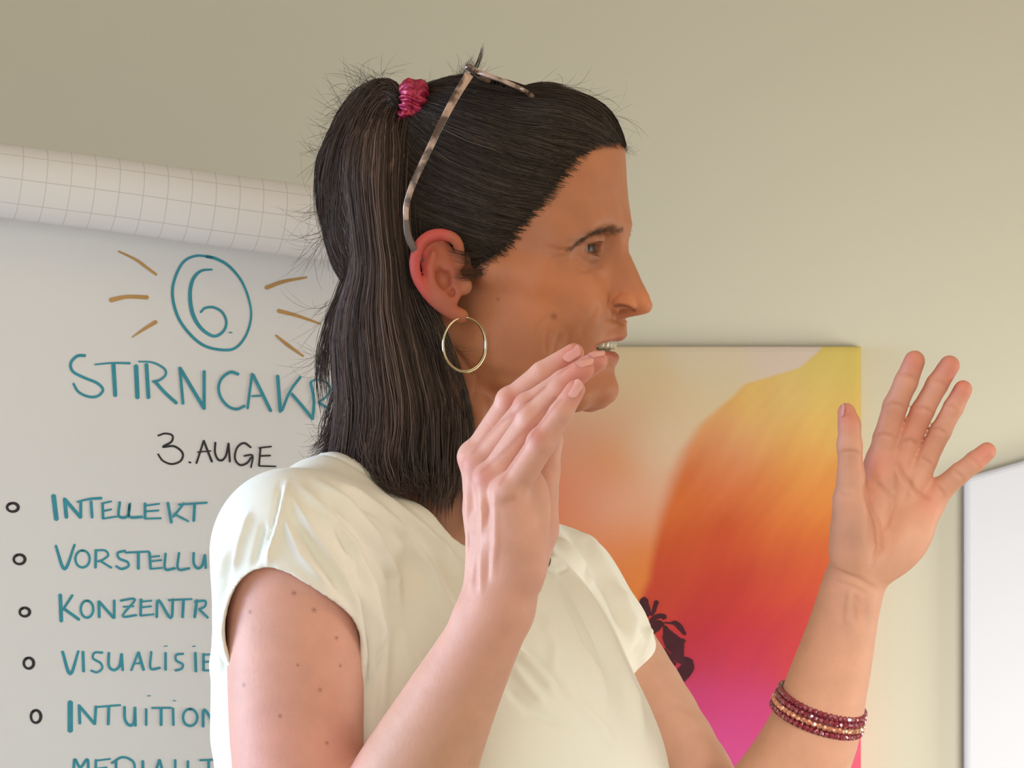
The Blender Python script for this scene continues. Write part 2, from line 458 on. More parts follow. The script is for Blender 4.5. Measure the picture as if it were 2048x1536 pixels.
def body_f(P):
    bc = (P.min(0)+P.max(0))/2; br = np.linalg.norm(P.max(0)-bc)
    d = np.full(len(P), CUT)
    arms = np.full(len(P), CUT)
    for g, k in BODYPARTS[3:]:
        if np.linalg.norm(g.c-bc)-g.br-br > CUT: continue
        if g is RARM or g is HANDR: pass
        arms = smin(arms, g.f(P), k) if True else arms
    for g, k in BODYPARTS[:3]:
        if np.linalg.norm(g.c-bc)-g.br-br > CUT: continue
        d = smin(d, g.f(P), k)
    # the raised hand and forearm must not melt into the neck or chest: only the upper arms blend
    up = P[:, 2] < -60
    near = (P[:, 1] < -150) & (P[:, 0] > -110)
    k = np.where(near | ~up, 0.01, 18.0)
    h = np.maximum(k-np.abs(d-arms), 0)/k
    return np.minimum(d, arms)-h*h*k*0.25
VOX = 1.25
lo, hi = (-235, -290, -420), (330, 215, 225)
bV, bQ = polygonize(body_f, lo, hi, VOX)
bV = smooth_verts(bV, bQ, 2, 0.5)

# silhouette of the face, traced from the photo, used to refine the profile line
prof = np.array([(1250, 300), (1252, 320), (1254, 360), (1257, 396), (1262, 430), (1265, 450), (1260, 472), (1257, 486), (1258, 503), (1269, 526), (1283, 559), (1298, 588),
                 (1305.5, 609), (1304, 620), (1298, 628), (1283, 632.5), (1266, 633.5), (1256, 640), (1253.5, 650), (1254, 661), (1254.5, 672), (1250, 680), (1238, 686), (1226, 690), (1221, 697), (1228, 701),
                 (1236, 707), (1239, 714), (1236, 725), (1230, 737), (1229, 744), (1233, 757), (1238, 773), (1237, 788), (1230, 803), (1214, 814)], float)
def fix_profile(V, rounds=3):
    for _ in range(rounds):
        px, py = proj(V)
        L = head_l(V)
        face = (L[:, 0] > 60) & (np.abs(L[:, 1]) < 40) & (L[:, 2] < 75) & (L[:, 2] > -108) & (V[:, 1] > -60)
        ys = np.arange(300, 813, 2.0)
        idx = np.flatnonzero(face)
        bins = np.round((py[idx]-300)/2).astype(int)
        S = np.full(len(ys), -1e9)
        for o in (-1, 0, 1):
            b = bins+o; m = (b >= 0) & (b < len(ys))
            np.maximum.at(S, b[m], px[idx[m]])
        tgt = np.interp(ys, prof[:, 1], prof[:, 0])
        dl = np.where(S > 0, tgt-S, 0); dl = np.clip(dl, -22, 22)
        dl = np.convolve(np.pad(dl, 3, mode='edge'), np.array([1, 2, 3, 4, 3, 2, 1])/16., 'valid')
        d = np.interp(py, ys, dl, left=dl[0], right=dl[-1])*sstep(240, 300, py)*sstep(822, 800, py)
        Sx = np.interp(py, ys, np.where(S > 0, S, tgt))
        wgt = np.exp(-((Sx-px)/np.interp(py, [330, 440, 520, 700], [80, 55, 36, 36]))**2)*sstep(55, 75, L[:, 0])
        V = V.copy(); V[:, 0] += np.where((L[:, 2] < 90) & (L[:, 2] > -112) & (V[:, 1] > -110), d*wgt, 0)*(CAMD+V[:, 1])/FPX
    return V
bV = fix_profile(bV)

# creases: (points in photo px, depth mm, half width px); applied along the surface normal where the surface faces the camera
def crease(V, Nn, lines, region=None):
    px, py = proj(V)
    off = np.zeros(len(V))
    front = sstep(0.05, 0.35, -Nn[:, 1])
    if region is not None: front = front*region
    for pts, amp, wd in lines:
        pts = np.array(pts, float)
        x0, y0 = pts.min(0)-3*wd; x1, y1 = pts.max(0)+3*wd
        m = np.flatnonzero((px > x0) & (px < x1) & (py > y0) & (py < y1) & (front > 0))
        if not len(m): continue
        q = np.stack([px[m], py[m]], 1); best = np.full(len(m), 1e9); tt = np.zeros(len(m))
        seg = np.linalg.norm(np.diff(pts, axis=0), axis=1); cum = np.concatenate([[0], np.cumsum(seg)])
        for i in range(len(pts)-1):
            ba = pts[i+1]-pts[i]; pa = q-pts[i]; h = np.clip(pa@ba/(ba@ba), 0, 1)
            d = np.linalg.norm(pa-h[:, None]*ba, axis=1)
            u = d < best; best[u] = d[u]; tt[u] = (cum[i]+h[u]*seg[i])/cum[-1]
        fade = np.minimum(1, np.minimum(tt, 1-tt)*5+0.1)
        off[m] += amp*np.exp(-(best/wd)**2)*fade*front[m]
    return V+Nn*off[:, None]
bN = vnormals(bV, bQ)
L_ = head_l(bV)
headm = ((L_[:, 2] > -115) & (bV[:, 1] > -150)).astype(float)
face_lines = [
    ([(1200, 606), (1190, 624), (1172, 650), (1156, 672)], -1.0, 8), ([(1176, 600), (1156, 632), (1138, 662)], 0.9, 18),   # nasolabial fold
    ([(1122, 665), (1112, 690), (1107, 715), (1104, 742)], -0.9, 5), ([(1099, 655), (1093, 680), (1092, 710)], -0.6, 5),  # smile creases
    ([(1140, 665), (1136, 690), (1140, 715)], -0.4, 5), ([(1096, 628), (1080, 645), (1068, 668)], -0.35, 6),
    ([(1146, 497), (1128, 499), (1108, 497), (1092, 491)], -0.8, 3), ([(1140, 507), (1120, 512), (1104, 516)], -0.5, 3), ([(1136, 518), (1112, 530)], -0.4, 3),
    ([(1205, 520), (1190, 536), (1168, 540), (1145, 532)], -0.9, 7), ([(1215, 560), (1200, 548), (1185, 545)], -0.5, 8),
    ([(1244, 580), (1228, 592), (1220, 604), (1216, 616)], -0.9, 5),
    ([(1226, 612), (1240, 612), (1255, 615), (1270, 621)], -1.2, 3),
    ([(900, 690), (925, 720), (945, 752)], -1.0, 6), ([(952, 745), (954, 770), (946, 800)], -0.8, 5), ([(960, 745), (1000, 752), (1060, 770)], -1.0, 16)]
bV = crease(bV, bN, [(p_, a_*1.5, w_) for p_, a_, w_ in face_lines], headm)
handR_m = ((bV[:, 1] < -150) & (bV[:, 2] > -160)).astype(float)
hand_lines = [
    ([(940, 1180), (938, 1100), (934, 1010), (930, 950)], 1.3, 6), ([(962, 1190), (964, 1110), (966, 1030), (960, 975)], 1.5, 6), ([(951, 1180), (952, 1080), (948, 980)], -1.2, 5),
    ([(985, 1150), (992, 1080), (990, 1000), (985, 970)], 1.1, 7), ([(975, 1170), (978, 1080), (976, 1000)], -0.9, 5),
    ([(1040, 900), (1065, 850), (1070, 820)], 0.0, 4), ([(1000, 1010), (1040, 1000), (1060, 960)], -1.2, 10), ([(1070, 950), (1085, 1010), (1080, 1080)], -1.2, 12)]
handL_m = ((bV[:, 0] > 190)).astype(float)
palm_lines = [
    ([(1728, 975), (1742, 1010), (1757, 1050), (1760, 1095), (1745, 1130)], -1.6, 6), ([(1750, 965), (1775, 985), (1792, 1000)], -0.9, 4), ([(1860, 1000), (1830, 985), (1805, 950), (1795, 925)], -1.0, 5),
    ([(1790, 1000), (1778, 1030), (1770, 1060)], -0.9, 5), ([(1760, 940), (1770, 990), (1775, 1030)], 0.7, 8),
    ([(1790, 945), (1790, 990)], -0.8, 5), ([(1822, 960), (1812, 1000)], -0.6, 5),
    ([(1748, 872), (1768, 868), (1786, 874)], -0.8, 2.5), ([(1765, 812), (1785, 806), (1806, 812)], -0.7, 2.5), ([(1797, 748), (1812, 750), (1830, 757)], -0.5, 2.5),
    ([(1800, 885), (1818, 880), (1838, 890)], -0.8, 2.5), ([(1826, 815), (1845, 815), (1866, 826)], -0.7, 2.5), ([(1862, 760), (1878, 762), (1892, 772)], -0.5, 2.5),
    ([(1840, 915), (1850, 920), (1864, 930)], -0.8, 2.5), ([(1862, 855), (1878, 858), (1892, 868)], -0.7, 2.5), ([(1890, 808), (1903, 812), (1914, 822)], -0.5, 2.5),
    ([(1872, 972), (1882, 980), (1888, 992)], -0.7, 2.5), ([(1906, 938), (1918, 948), (1928, 960)], -0.6, 2.5), ([(1940, 912), (1952, 924), (1960, 934)], -0.5, 2.5),
    ([(1680, 905), (1700, 902), (1720, 906)], -0.7, 2.5), ([(1676, 985), (1690, 992), (1700, 990)], -0.6, 3),
    ([(1655, 1135), (1690, 1150), (1720, 1160), (1755, 1180)], -1.0, 5), ([(1662, 1160), (1700, 1172), (1740, 1190)], -0.6, 3.5),
    ([(1700, 1180), (1695, 1215), (1692, 1250)], 0.9, 5), ([(1712, 1185), (1710, 1215), (1708, 1250)], -0.7, 5)]
bN = vnormals(bV, bQ)
bV = crease(bV, bN, [(p_, a_*1.1, w_) for p_, a_, w_ in hand_lines], handR_m)
bV = crease(bV, bN, [(p_, a_*1.5, w_*1.1) for p_, a_, w_ in palm_lines], handL_m)
bN = vnormals(bV, bQ)

# ------------------------------------------------------------------ skin tone with shade painted into the eye sockets and nostrils
def blob(px, py, cx, cy, rx, ry=None):
    ry = ry or rx
    return np.exp(-(((px-cx)/rx)**2+((py-cy)/ry)**2))
px, py = proj(bV); L_ = head_l(bV)
base = np.tile(lin((206, 158, 134)), (len(bV), 1))
def tint(col, wgt):
    global base
    base = base*(1-wgt[:, None])+lin(col)*wgt[:, None]
onhead = (L_[:, 2] > -200) & (bV[:, 1] > -150) & (L_[:, 0] < 135) & (px < 1320)
onR = sstep(-130, -165, bV[:, 1])*sstep(-260, -120, bV[:, 2])
onL = sstep(110, 190, bV[:, 0])
oh = onhead*sstep(-195, -125, L_[:, 2])
tint((177, 113, 78), 0.9*oh)
tint((218, 136, 92), 0.6*oh*np.clip(blob(px, py, 1075, 590, 65, 60)+0.6*blob(px, py, 1190, 585, 55, 45)+blob(px, py, 1280, 605, 40, 30), 0, 1))          # nose and cheek
ear = oh*sstep(73, 80, np.abs(L_[:, 1]))*sstep(18, 8, L_[:, 0])*(L_[:, 0] > -30)*(L_[:, 2] < 16)*sstep(-54, -46, L_[:, 2])
tint((176, 86, 70), 0.6*ear); tint((206, 84, 86), 0.7*ear*np.clip(sstep(-4, -14, L_[:, 0])+sstep(0, 5, L_[:, 2])*sstep(8, 0, L_[:, 0]), 0, 1))
tint((112, 74, 58), 0.62*oh*np.exp(-((L_[:, 0]-84)/16)**2-((np.abs(L_[:, 1])-28)/13)**2-((L_[:, 2]+3)/10)**2)); tint((96, 66, 52), 0.55*oh*np.clip(blob(px, py, 1222, 459, 18, 9)+blob(px, py, 1190, 468, 22, 8)+blob(px, py, 1160, 482, 18, 6), 0, 1))           # eye-socket shade painted into the skin, then brow tint
lipz = np.interp(np.abs(L_[:, 1]), [0, 12, 24], [1, 1, 0.2])
ul = oh*(L_[:, 0] > 76)*(np.abs(L_[:, 1]) < 26)*np.exp(-((L_[:, 2]-np.interp(np.abs(L_[:, 1]), [0, 12, 24], [-59.5, -61, -64]))/np.interp(np.abs(L_[:, 1]), [0, 12, 24], [3.6, 2.8, 1.2]))**2)
ll = oh*(L_[:, 0] > 74)*(np.abs(L_[:, 1]) < 26)*np.exp(-((L_[:, 2]-np.interp(np.abs(L_[:, 1]), [0, 12, 24], [-71, -69, -65.5]))/np.interp(np.abs(L_[:, 1]), [0, 12, 24], [4.4, 3.6, 1.4]))**2)
tint((168, 84, 72), 0.75*np.clip(ul+ll, 0, 1))
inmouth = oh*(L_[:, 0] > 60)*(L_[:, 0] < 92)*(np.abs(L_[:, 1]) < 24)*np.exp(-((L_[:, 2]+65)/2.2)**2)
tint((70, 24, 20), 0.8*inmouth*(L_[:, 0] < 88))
tint((222, 166, 148), 0.8*onR); tint((218, 160, 132), 0.7*onL)
tint((205, 120, 104), 0.55*onR*np.clip(blob(px, py, 928, 925, 18)+blob(px, py, 965, 955, 26)+blob(px, py, 1022, 800, 22)+blob(px, py, 1075, 872, 22), 0, 1))
ftip = np.zeros(len(bV))
for (fx, fy) in ((1829, 722), (1901, 731), (1922, 777), (1974, 903), (1694, 830), (1148, 706), (1194, 722), (1168, 738), (1151, 779)):
    ftip += blob(px, py, fx, fy, 34)
tint((212, 112, 98), 0.5*np.clip(ftip, 0, 1)*np.clip(onR+onL*1.0, 0, 1))
tint((212, 118, 100), 0.35*onL*np.clip(blob(px, py, 1770, 930, 50, 30)+blob(px, py, 1860, 1000, 30, 40)+blob(px, py, 1830, 850, 60, 60), 0, 1))
tint((160, 118, 98), 0.5*onL*blob(px, py, 1715, 1075, 32, 60)); tint((196, 116, 92), 0.35*onL*blob(px, py, 1745, 985, 18, 40))
tint((158, 128, 116), 0.25*onL*(blob(px, py, 1700, 1230, 10, 50)+blob(px, py, 1735, 1225, 8, 30)))
uparm = sstep(760, 690, px)*(bV[:, 1] < -60)*sstep(1060, 1120, py)*(1-onR)
tint((224, 160, 146), 0.8*uparm)
for (mx, my, r) in ((588, 1186, 3), (628, 1220, 3), (673, 1276, 2.5), (500, 1224, 2.5), (560, 1432, 2.5), (488, 1370, 2.5), (640, 1380, 2.5), (681, 1331, 2), (654, 1486, 2.5), (596, 1330, 2), (1108, 633, 5), (996, 598, 2.5)):
    tint((116, 66, 48), 0.7*blob(px, py, mx, my, r*1.3)*(bN[:, 1] < 0)*((bV[:, 1] < -60) | onhead))
def linemask(lines, wd):
    out = np.zeros(len(bV))
    for pts in lines:
        pts = np.array(pts, float); best = np.full(len(bV), 1e9); q = np.stack([px, py], 1)
        m_ = np.flatnonzero((px > pts[:, 0].min()-4*wd) & (px < pts[:, 0].max()+4*wd) & (py > pts[:, 1].min()-4*wd) & (py < pts[:, 1].max()+4*wd) & (bN[:, 1] < 0))
        for i in range(len(pts)-1):
            ba = pts[i+1]-pts[i]; pa = q[m_]-pts[i]; h = np.clip(pa@ba/(ba@ba), 0, 1); best[m_] = np.minimum(best[m_], np.linalg.norm(pa-h[:, None]*ba, axis=1))
        out = np.maximum(out, np.exp(-(best/wd)**2))
    return out
tint((178, 104, 82), 0.20*onL*linemask([l[0] for l in palm_lines if l[1] < 0][:-4], 4.5))
tint((186, 110, 92), 0.45*onR*linemask([[(945, 905), (1000, 845), (1035, 822), (1090, 775)], [(962, 945), (1020, 890), (1058, 850), (1110, 795)], [(1000, 968), (1040, 905), (1075, 855), (1120, 800)]], 4))  # darker lines along the gaps between the fingers
tint((142, 78, 54), 0.13*oh*linemask([l[0] for l in face_lines[2:9] if l[1] < 0], 3.0))
tint((96, 36, 26), 0.75*oh*(L_[:, 1] < 0)*linemask([[(1230, 612), (1245, 611), (1258, 615), (1269, 621)]], 3.0))  # darkness of the nostril opening painted on as a slit
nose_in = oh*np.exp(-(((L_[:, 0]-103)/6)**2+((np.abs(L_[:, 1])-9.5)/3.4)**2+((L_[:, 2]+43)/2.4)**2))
tint((70, 28, 20), 0.8*nose_in)  # dark hollow of the nostrils painted into the skin
base = np.clip(base, 0, 1)

m, nt, b = mat_new('skin')
ca = N(nt, 'ShaderNodeVertexColor', layer_name='col')
tc = N(nt, 'ShaderNodeTexCoord')
no = N(nt, 'ShaderNodeTexNoise'); no.inputs['Scale'].default_value = 60; no.inputs['Detail'].default_value = 6
no2 = N(nt, 'ShaderNodeTexNoise'); no2.inputs['Scale'].default_value = 420; no2.inputs['Detail'].default_value = 3
nt.links.new(tc.outputs['Object'], no.inputs['Vector']); nt.links.new(tc.outputs['Object'], no2.inputs['Vector'])
mr = N(nt, 'ShaderNodeMapRange'); mr.inputs['From Min'].default_value = 0.3; mr.inputs['From Max'].default_value = 0.7; mr.inputs['To Min'].default_value = 0.95; mr.inputs['To Max'].default_value = 1.05
nt.links.new(no.outputs['Fac'], mr.inputs['Value'])
mx = N(nt, 'ShaderNodeVectorMath', operation='SCALE'); nt.links.new(ca.outputs['Color'], mx.inputs[0]); nt.links.new(mr.outputs[0], mx.inputs['Scale'])
nt.links.new(mx.outputs[0], b.inputs['Base Color'])
b.inputs['Roughness'].default_value = 0.52
b.inputs['Specular IOR Level'].default_value = 0.28
b.inputs['Subsurface Weight'].default_value = 0.18
b.inputs['Subsurface Radius'].default_value = (1.0, 0.35, 0.2)
b.inputs['Subsurface Scale'].default_value = 0.004
bp = N(nt, 'ShaderNodeBump'); bp.inputs['Strength'].default_value = 0.35; bp.inputs['Distance'].default_value = 0.0006
ad = N(nt, 'ShaderNodeMath', operation='ADD'); nt.links.new(no.outputs['Fac'], ad.inputs[0]); nt.links.new(no2.outputs['Fac'], ad.inputs[1])
nt.links.new(ad.outputs[0], bp.inputs['Height']); nt.links.new(bp.outputs[0], b.inputs['Normal'])
SKIN = m
PERSON = empty('person', at(900, 1500, 0)*np.array([1, 1, 0])+np.array([0, 0, -ZC*1000]), label='woman in a white cap-sleeved top, in profile, talking with both hands raised', category='person')
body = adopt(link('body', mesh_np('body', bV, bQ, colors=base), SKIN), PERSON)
# ------------------------------------------------------------------ room shell
WALLY = 900.0
def box(name, lo, hi, mat, parent=None, bevel=0.0, **props):
    (x0, y0, z0), (x1, y1, z1) = lo, hi
    V = [(x0, y0, z0), (x1, y0, z0), (x1, y1, z0), (x0, y1, z0), (x0, y0, z1), (x1, y0, z1), (x1, y1, z1), (x0, y1, z1)]
    F = [(0, 3, 2, 1), (4, 5, 6, 7), (0, 1, 5, 4), (1, 2, 6, 5), (2, 3, 7, 6), (3, 0, 4, 7)]
    o = link(name, mesh_list(name, V, F), mat, **props)
    if parent is not None: adopt(o, parent)
    if bevel:
        mo = o.modifiers.new('bevel', 'BEVEL'); mo.width = bevel*MM; mo.segments = 3
        for p in o.data.polygons: p.use_smooth = True
    return o
FL = -ZC*1000
wall_m = mat_plain('wall_paint', (0.53, 0.485, 0.37), rough=0.7, spec=0.25, bump=(160, 0.10, 0.0008), noise=(2.0, 0.02))
floor_m = mat_plain('floor_oak', (0.42, 0.30, 0.19), rough=0.45, noise=(6, 0.15))
ceil_m = mat_plain('ceiling_paint', (0.78, 0.76, 0.70), rough=0.8)
white_m = mat_plain('white_lacquer', (0.8, 0.8, 0.78), rough=0.4)
box('wall_back', (-2700, WALLY, FL), (2300, WALLY+120, FL+2550), wall_m, kind='structure')
box('floor', (-2700, -3200, FL-100), (2300, WALLY+120, FL), floor_m, kind='structure')
box('ceiling', (-2700, -3200, FL+2550), (2300, WALLY+120, FL+2650), ceil_m, kind='structure')
box('baseboard_back', (-2690, WALLY-16, FL), (2290, WALLY, FL+80), white_m, kind='structure')
# left wall with a window opening, right wall with a window opening, both beyond the frame
def wall_with_window(tag, x0, x1, wy0, wy1, wz0, wz1, n):
    bm_parts = [((x0, -3200, FL), (x1, WALLY, FL+wz0)), ((x0, -3200, FL+wz1), (x1, WALLY, FL+2550)),
                ((x0, -3200, FL+wz0), (x1, wy0, FL+wz1)), ((x0, wy1, FL+wz0), (x1, WALLY, FL+wz1))]
    V, F = [], []
    for lo_, hi_ in bm_parts:
        b0 = len(V); (a, b_, c), (d, e, f) = lo_, hi_
        V += [(a, b_, c), (d, b_, c), (d, e, c), (a, e, c), (a, b_, f), (d, b_, f), (d, e, f), (a, e, f)]
        F += [tuple(b0+i for i in q) for q in ((0, 3, 2, 1), (4, 5, 6, 7), (0, 1, 5, 4), (1, 2, 6, 5), (2, 3, 7, 6), (3, 0, 4, 7))]
    link('wall_'+tag, mesh_list('wall_'+tag, V, F), wall_m, kind='structure')
    xm = (x0+x1)/2
    wn = empty('window_%d' % n, (xm, wy0, FL+wz0), kind='structure')
    V, F = [], []
    for (ya, yb, za, zb) in ((wy0, wy1, wz0, wz0+60), (wy0, wy1, wz1-60, wz1), (wy0, wy0+60, wz0, wz1), (wy1-60, wy1, wz0, wz1), ((wy0+wy1)/2-35, (wy0+wy1)/2+35, wz0, wz1)):
        b0 = len(V); a, d = xm-30, xm+30; b_, e, c, f = ya, yb, FL+za, FL+zb
        V += [(a, b_, c), (d, b_, c), (d, e, c), (a, e, c), (a, b_, f), (d, b_, f), (d, e, f), (a, e, f)]
        F += [tuple(b0+i for i in q) for q in ((0, 3, 2, 1), (4, 5, 6, 7), (0, 1, 5, 4), (1, 2, 6, 5), (2, 3, 7, 6), (3, 0, 4, 7))]
    adopt(link('window_frame', mesh_list('window_frame', V, F), white_m), wn)
wall_with_window('left', -2700, -2600, -400, 850, 850, 2300, 1)
wall_with_window('right', 2200, 2300, -300, 750, 500, 1900, 2)

# ------------------------------------------------------------------ painting: abstract poppy on stretched canvas
GA = 0.84
A_pts = [(1260, 720, 203, 186, 144), (1400, 720, 206, 192, 160), (1560, 710, 205, 188, 165), (1300, 780, 206, 180, 132), (1240, 850, 206, 164, 126), (1160, 880, 206, 150, 116), (1400, 800, 209, 188, 142),
         (1150, 950, 212, 142, 104), (1115, 1000, 212, 122, 84), (1232, 920, 210, 136, 78), (1300, 900, 213, 182, 146), (1250, 1010, 218, 166, 132), (1180, 1000, 212, 150, 118), (1150, 1080, 213, 132, 82), (1220, 1090, 216, 136, 92),
         (1280, 1060, 214, 138, 88), (1260, 1150, 214, 128, 58), (1235, 1190, 208, 118, 50), (1300, 1130, 212, 122, 52), (1100, 1200, 208, 110, 60), (900, 900, 205, 170, 130), (700, 760, 204, 188, 150), (700, 1300, 200, 110, 70), (1000, 1400, 190, 70, 60),
         (1215, 1150, 205, 118, 66), (1330, 1000, 214, 170, 134), (1350, 850, 211, 186, 148), (1440, 760, 206, 190, 152), (1180, 780, 205, 178, 138)]
B_pts = [(1680, 720, 203, 182, 92), (1640, 760, 208, 184, 100), (1500, 790, 210, 168, 84), (1560, 800, 214, 186, 116), (1450, 830, 216, 170, 96), (1420, 890, 212, 140, 88), (1470, 890, 212, 158, 116), (1560, 880, 216, 166, 88),
         (1650, 850, 218, 178, 92), (1620, 920, 216, 154, 78), (1710, 850, 216, 182, 96), (1400, 970, 200, 98, 44), (1350, 1010, 206, 112, 50), (1450, 930, 206, 118, 62), (1480, 970, 204, 106, 54), (1560, 980, 212, 128, 62), (1640, 980, 216, 138, 64),
         (1340, 1080, 192, 80, 40), (1450, 1080, 190, 76, 42), (1560, 1080, 200, 96, 48), (1630, 1060, 208, 112, 50), (1330, 1180, 186, 68, 46), (1450, 1180, 186, 62, 46), (1560, 1180, 192, 72, 50), (1630, 1150, 200, 84, 52),
         (1400, 1270, 182, 50, 50), (1500, 1270, 186, 52, 56), (1590, 1270, 196, 66, 60), (1420, 1320, 182, 54, 72), (1500, 1330, 188, 58, 78), (1590, 1340, 196, 66, 70), (1420, 1400, 192, 64, 108), (1500, 1420, 194, 66, 116),
         (1480, 1520, 198, 74, 130), (1560, 1480, 198, 70, 112), (1400, 1500, 196, 72, 126), (1716, 1500, 222, 92, 112), (1700, 1300, 206, 74, 70), (1700, 1000, 216, 140, 66), (1400, 1700, 196, 72, 126), (1700, 1800, 190, 60, 110), (1300, 1450, 186, 60, 100), (1300, 1800, 170, 50, 90)]
edge = np.array([(1660, 640), (1640, 700), (1600, 735), (1545, 752), (1490, 768), (1462, 796), (1440, 814), (1400, 850), (1368, 900), (1345, 960), (1322, 1030), (1308, 1100), (1298, 1160), (1280, 1200), (1200, 1250), (1000, 1300), (600, 1500)], float)
def rbf(pts, qx, qy, sg=48.0):
    pts = np.array(pts, float); num = 0; den = 0
    for x, y, r, g, b_ in pts:
        d2 = ((qx-x)**2+(qy-y)**2)/sg**2
        wg = np.exp(-d2*0.5)+0.02/(1+d2)**2
        num = num+wg[:, None]*lin((r, g, b_)); den = den+wg
    return num/den[:, None]
def art_color(qx, qy):
    # streaks running up and to the right inside the petal
    n1 = np.sin((qx*0.75+qy*0.55)*0.045+2.3*np.sin(qx*0.006-qy*0.011))*0.5+np.sin((qx*0.8+qy*0.45)*0.11+1.7*np.sin(qy*0.02))*0.3+np.sin((qx*0.82+qy*0.5)*0.23+np.sin(qy*0.03+1)*2)*0.2
    sx = qx+n1*7; sy = qy-n1*8
    cA = rbf(A_pts, qx+6*np.sin(qy*0.03), qy, 42); cB = rbf(B_pts, sx, sy, 46)
    cB = cB*(1+0.035*n1[:, None])
    # signed side of the edge
    xe = np.interp(qy, edge[:, 1], edge[:, 0])
    d = qx-xe
    soft = np.interp(qy, [700, 800, 950, 1100, 1200], [5, 9, 26, 14, 12])
    t = sstep(-1, 1, d/soft)
    c = cA*(1-t[:, None])+cB*t[:, None]
    return np.clip(c*GA*np.array([1.0, 0.95, 1.0]), 0, 1)
sW = (CAMD+WALLY-22)/FPX
pR, pT = (1722-1024)*sW, (768-693)*sW
pL, pB = pR-500, pT-700
nx, nz = 260, 360
gx = np.linspace(pL, pR, nx); gz = np.linspace(pT, pB, nz)
XX, ZZ = np.meshgrid(gx, gz); YY = np.full_like(XX, WALLY-22)
rd = 2.0
YY += np.where((XX < pL+rd) | (XX > pR-rd) | (ZZ > pT-rd) | (ZZ < pB+rd), 1.2, 0)
V = np.stack([XX.ravel(), YY.ravel(), ZZ.ravel()], 1)
qx, qy = proj(V)
C = art_color(qx, qy)
i = np.arange(nx*nz).reshape(nz, nx)
F = np.stack([i[1:, :-1], i[1:, 1:], i[:-1, 1:], i[:-1, :-1]], -1).reshape(-1, 4)
# wrapped sides
border = np.concatenate([i[0, :], i[1:, -1], i[-1, -2::-1], i[-2:0:-1, 0]])
Vb = V[border].copy(); Vb[:, 1] = WALLY-1
nb_ = len(V); V = np.concatenate([V, Vb]); C = np.concatenate([C, C[border]])
k = np.arange(len(border)); k2 = (k+1) % len(border)
F = np.concatenate([F, np.stack([border[k], border[k2], nb_+k2, nb_+k], 1)])
m, nt, b = mat_new('canvas_print')
ca = N(nt, 'ShaderNodeVertexColor', layer_name='col'); nt.links.new(ca.outputs[0], b.inputs['Base Color']); b.inputs['Roughness'].default_value = 0.7; b.inputs['Specular IOR Level'].default_value = 0.15
tc = N(nt, 'ShaderNodeTexCoord'); no = N(nt, 'ShaderNodeTexNoise'); no.inputs['Scale'].default_value = 900; nt.links.new(tc.outputs['Object'], no.inputs['Vector'])
bp = N(nt, 'ShaderNodeBump'); bp.inputs['Strength'].default_value = 0.3; bp.inputs['Distance'].default_value = 0.0005
nt.links.new(no.outputs['Fac'], bp.inputs['Height']); nt.links.new(bp.outputs[0], b.inputs['Normal'])
PAINT = empty('painting', ((pL+pR)/2, WALLY-22, pB), label='abstract canvas painting of an orange, yellow and pink poppy petal hung on the cream wall', category='painting')
adopt(link('canvas', mesh_np('canvas', V, F, colors=C), m), PAINT)
# ribbons of ink or paint lying on a plane
def ribbon(pts, widths, to3d, lift, closed=False, Vs=None, Fs=None):
    pts = np.array(pts, float)
    # resample with Catmull-Rom
    n = len(pts)
    if n > 2:
        P = np.concatenate([[2*pts[0]-pts[1]], pts, [2*pts[-1]-pts[-2]]])
        out = []
        for k in range(n-1):
            p0, p1, p2, p3 = P[k:k+4]
            for t in np.linspace(0, 1, 7)[:-1]:
                out.append(0.5*((2*p1)+(-p0+p2)*t+(2*p0-5*p1+4*p2-p3)*t*t+(-p0+3*p1-3*p2+p3)*t**3))
        out.append(pts[-1]); pts = np.array(out)
    d = np.gradient(pts, axis=0); L = np.linalg.norm(d, axis=1, keepdims=True); d = d/np.maximum(L, 1e-6)
    nrm = np.stack([-d[:, 1], d[:, 0]], 1)
    wv = np.interp(np.linspace(0, 1, len(pts)), np.linspace(0, 1, len(widths)), widths)[:, None]/2
    a = pts+nrm*wv; c = pts-nrm*wv
    # rounded ends
    b0 = len(Vs)
    e0 = pts[0]-d[0]*wv[0]*0.7; e1 = pts[-1]+d[-1]*wv[-1]*0.7
    for q in list(a)+list(c)+[e0, e1]:
        Vs.append(to3d(q, lift))
    m_ = len(pts)
    for k in range(m_-1): Fs.append((b0+k, b0+k+1, b0+m_+k+1, b0+m_+k))
    Fs.append((b0+2*m_, b0, b0+m_)); Fs.append((b0+2*m_+1, b0+2*m_-1, b0+m_-1))
def to_canvas(q, lift): return at(q[0], q[1], WALLY-22-lift)
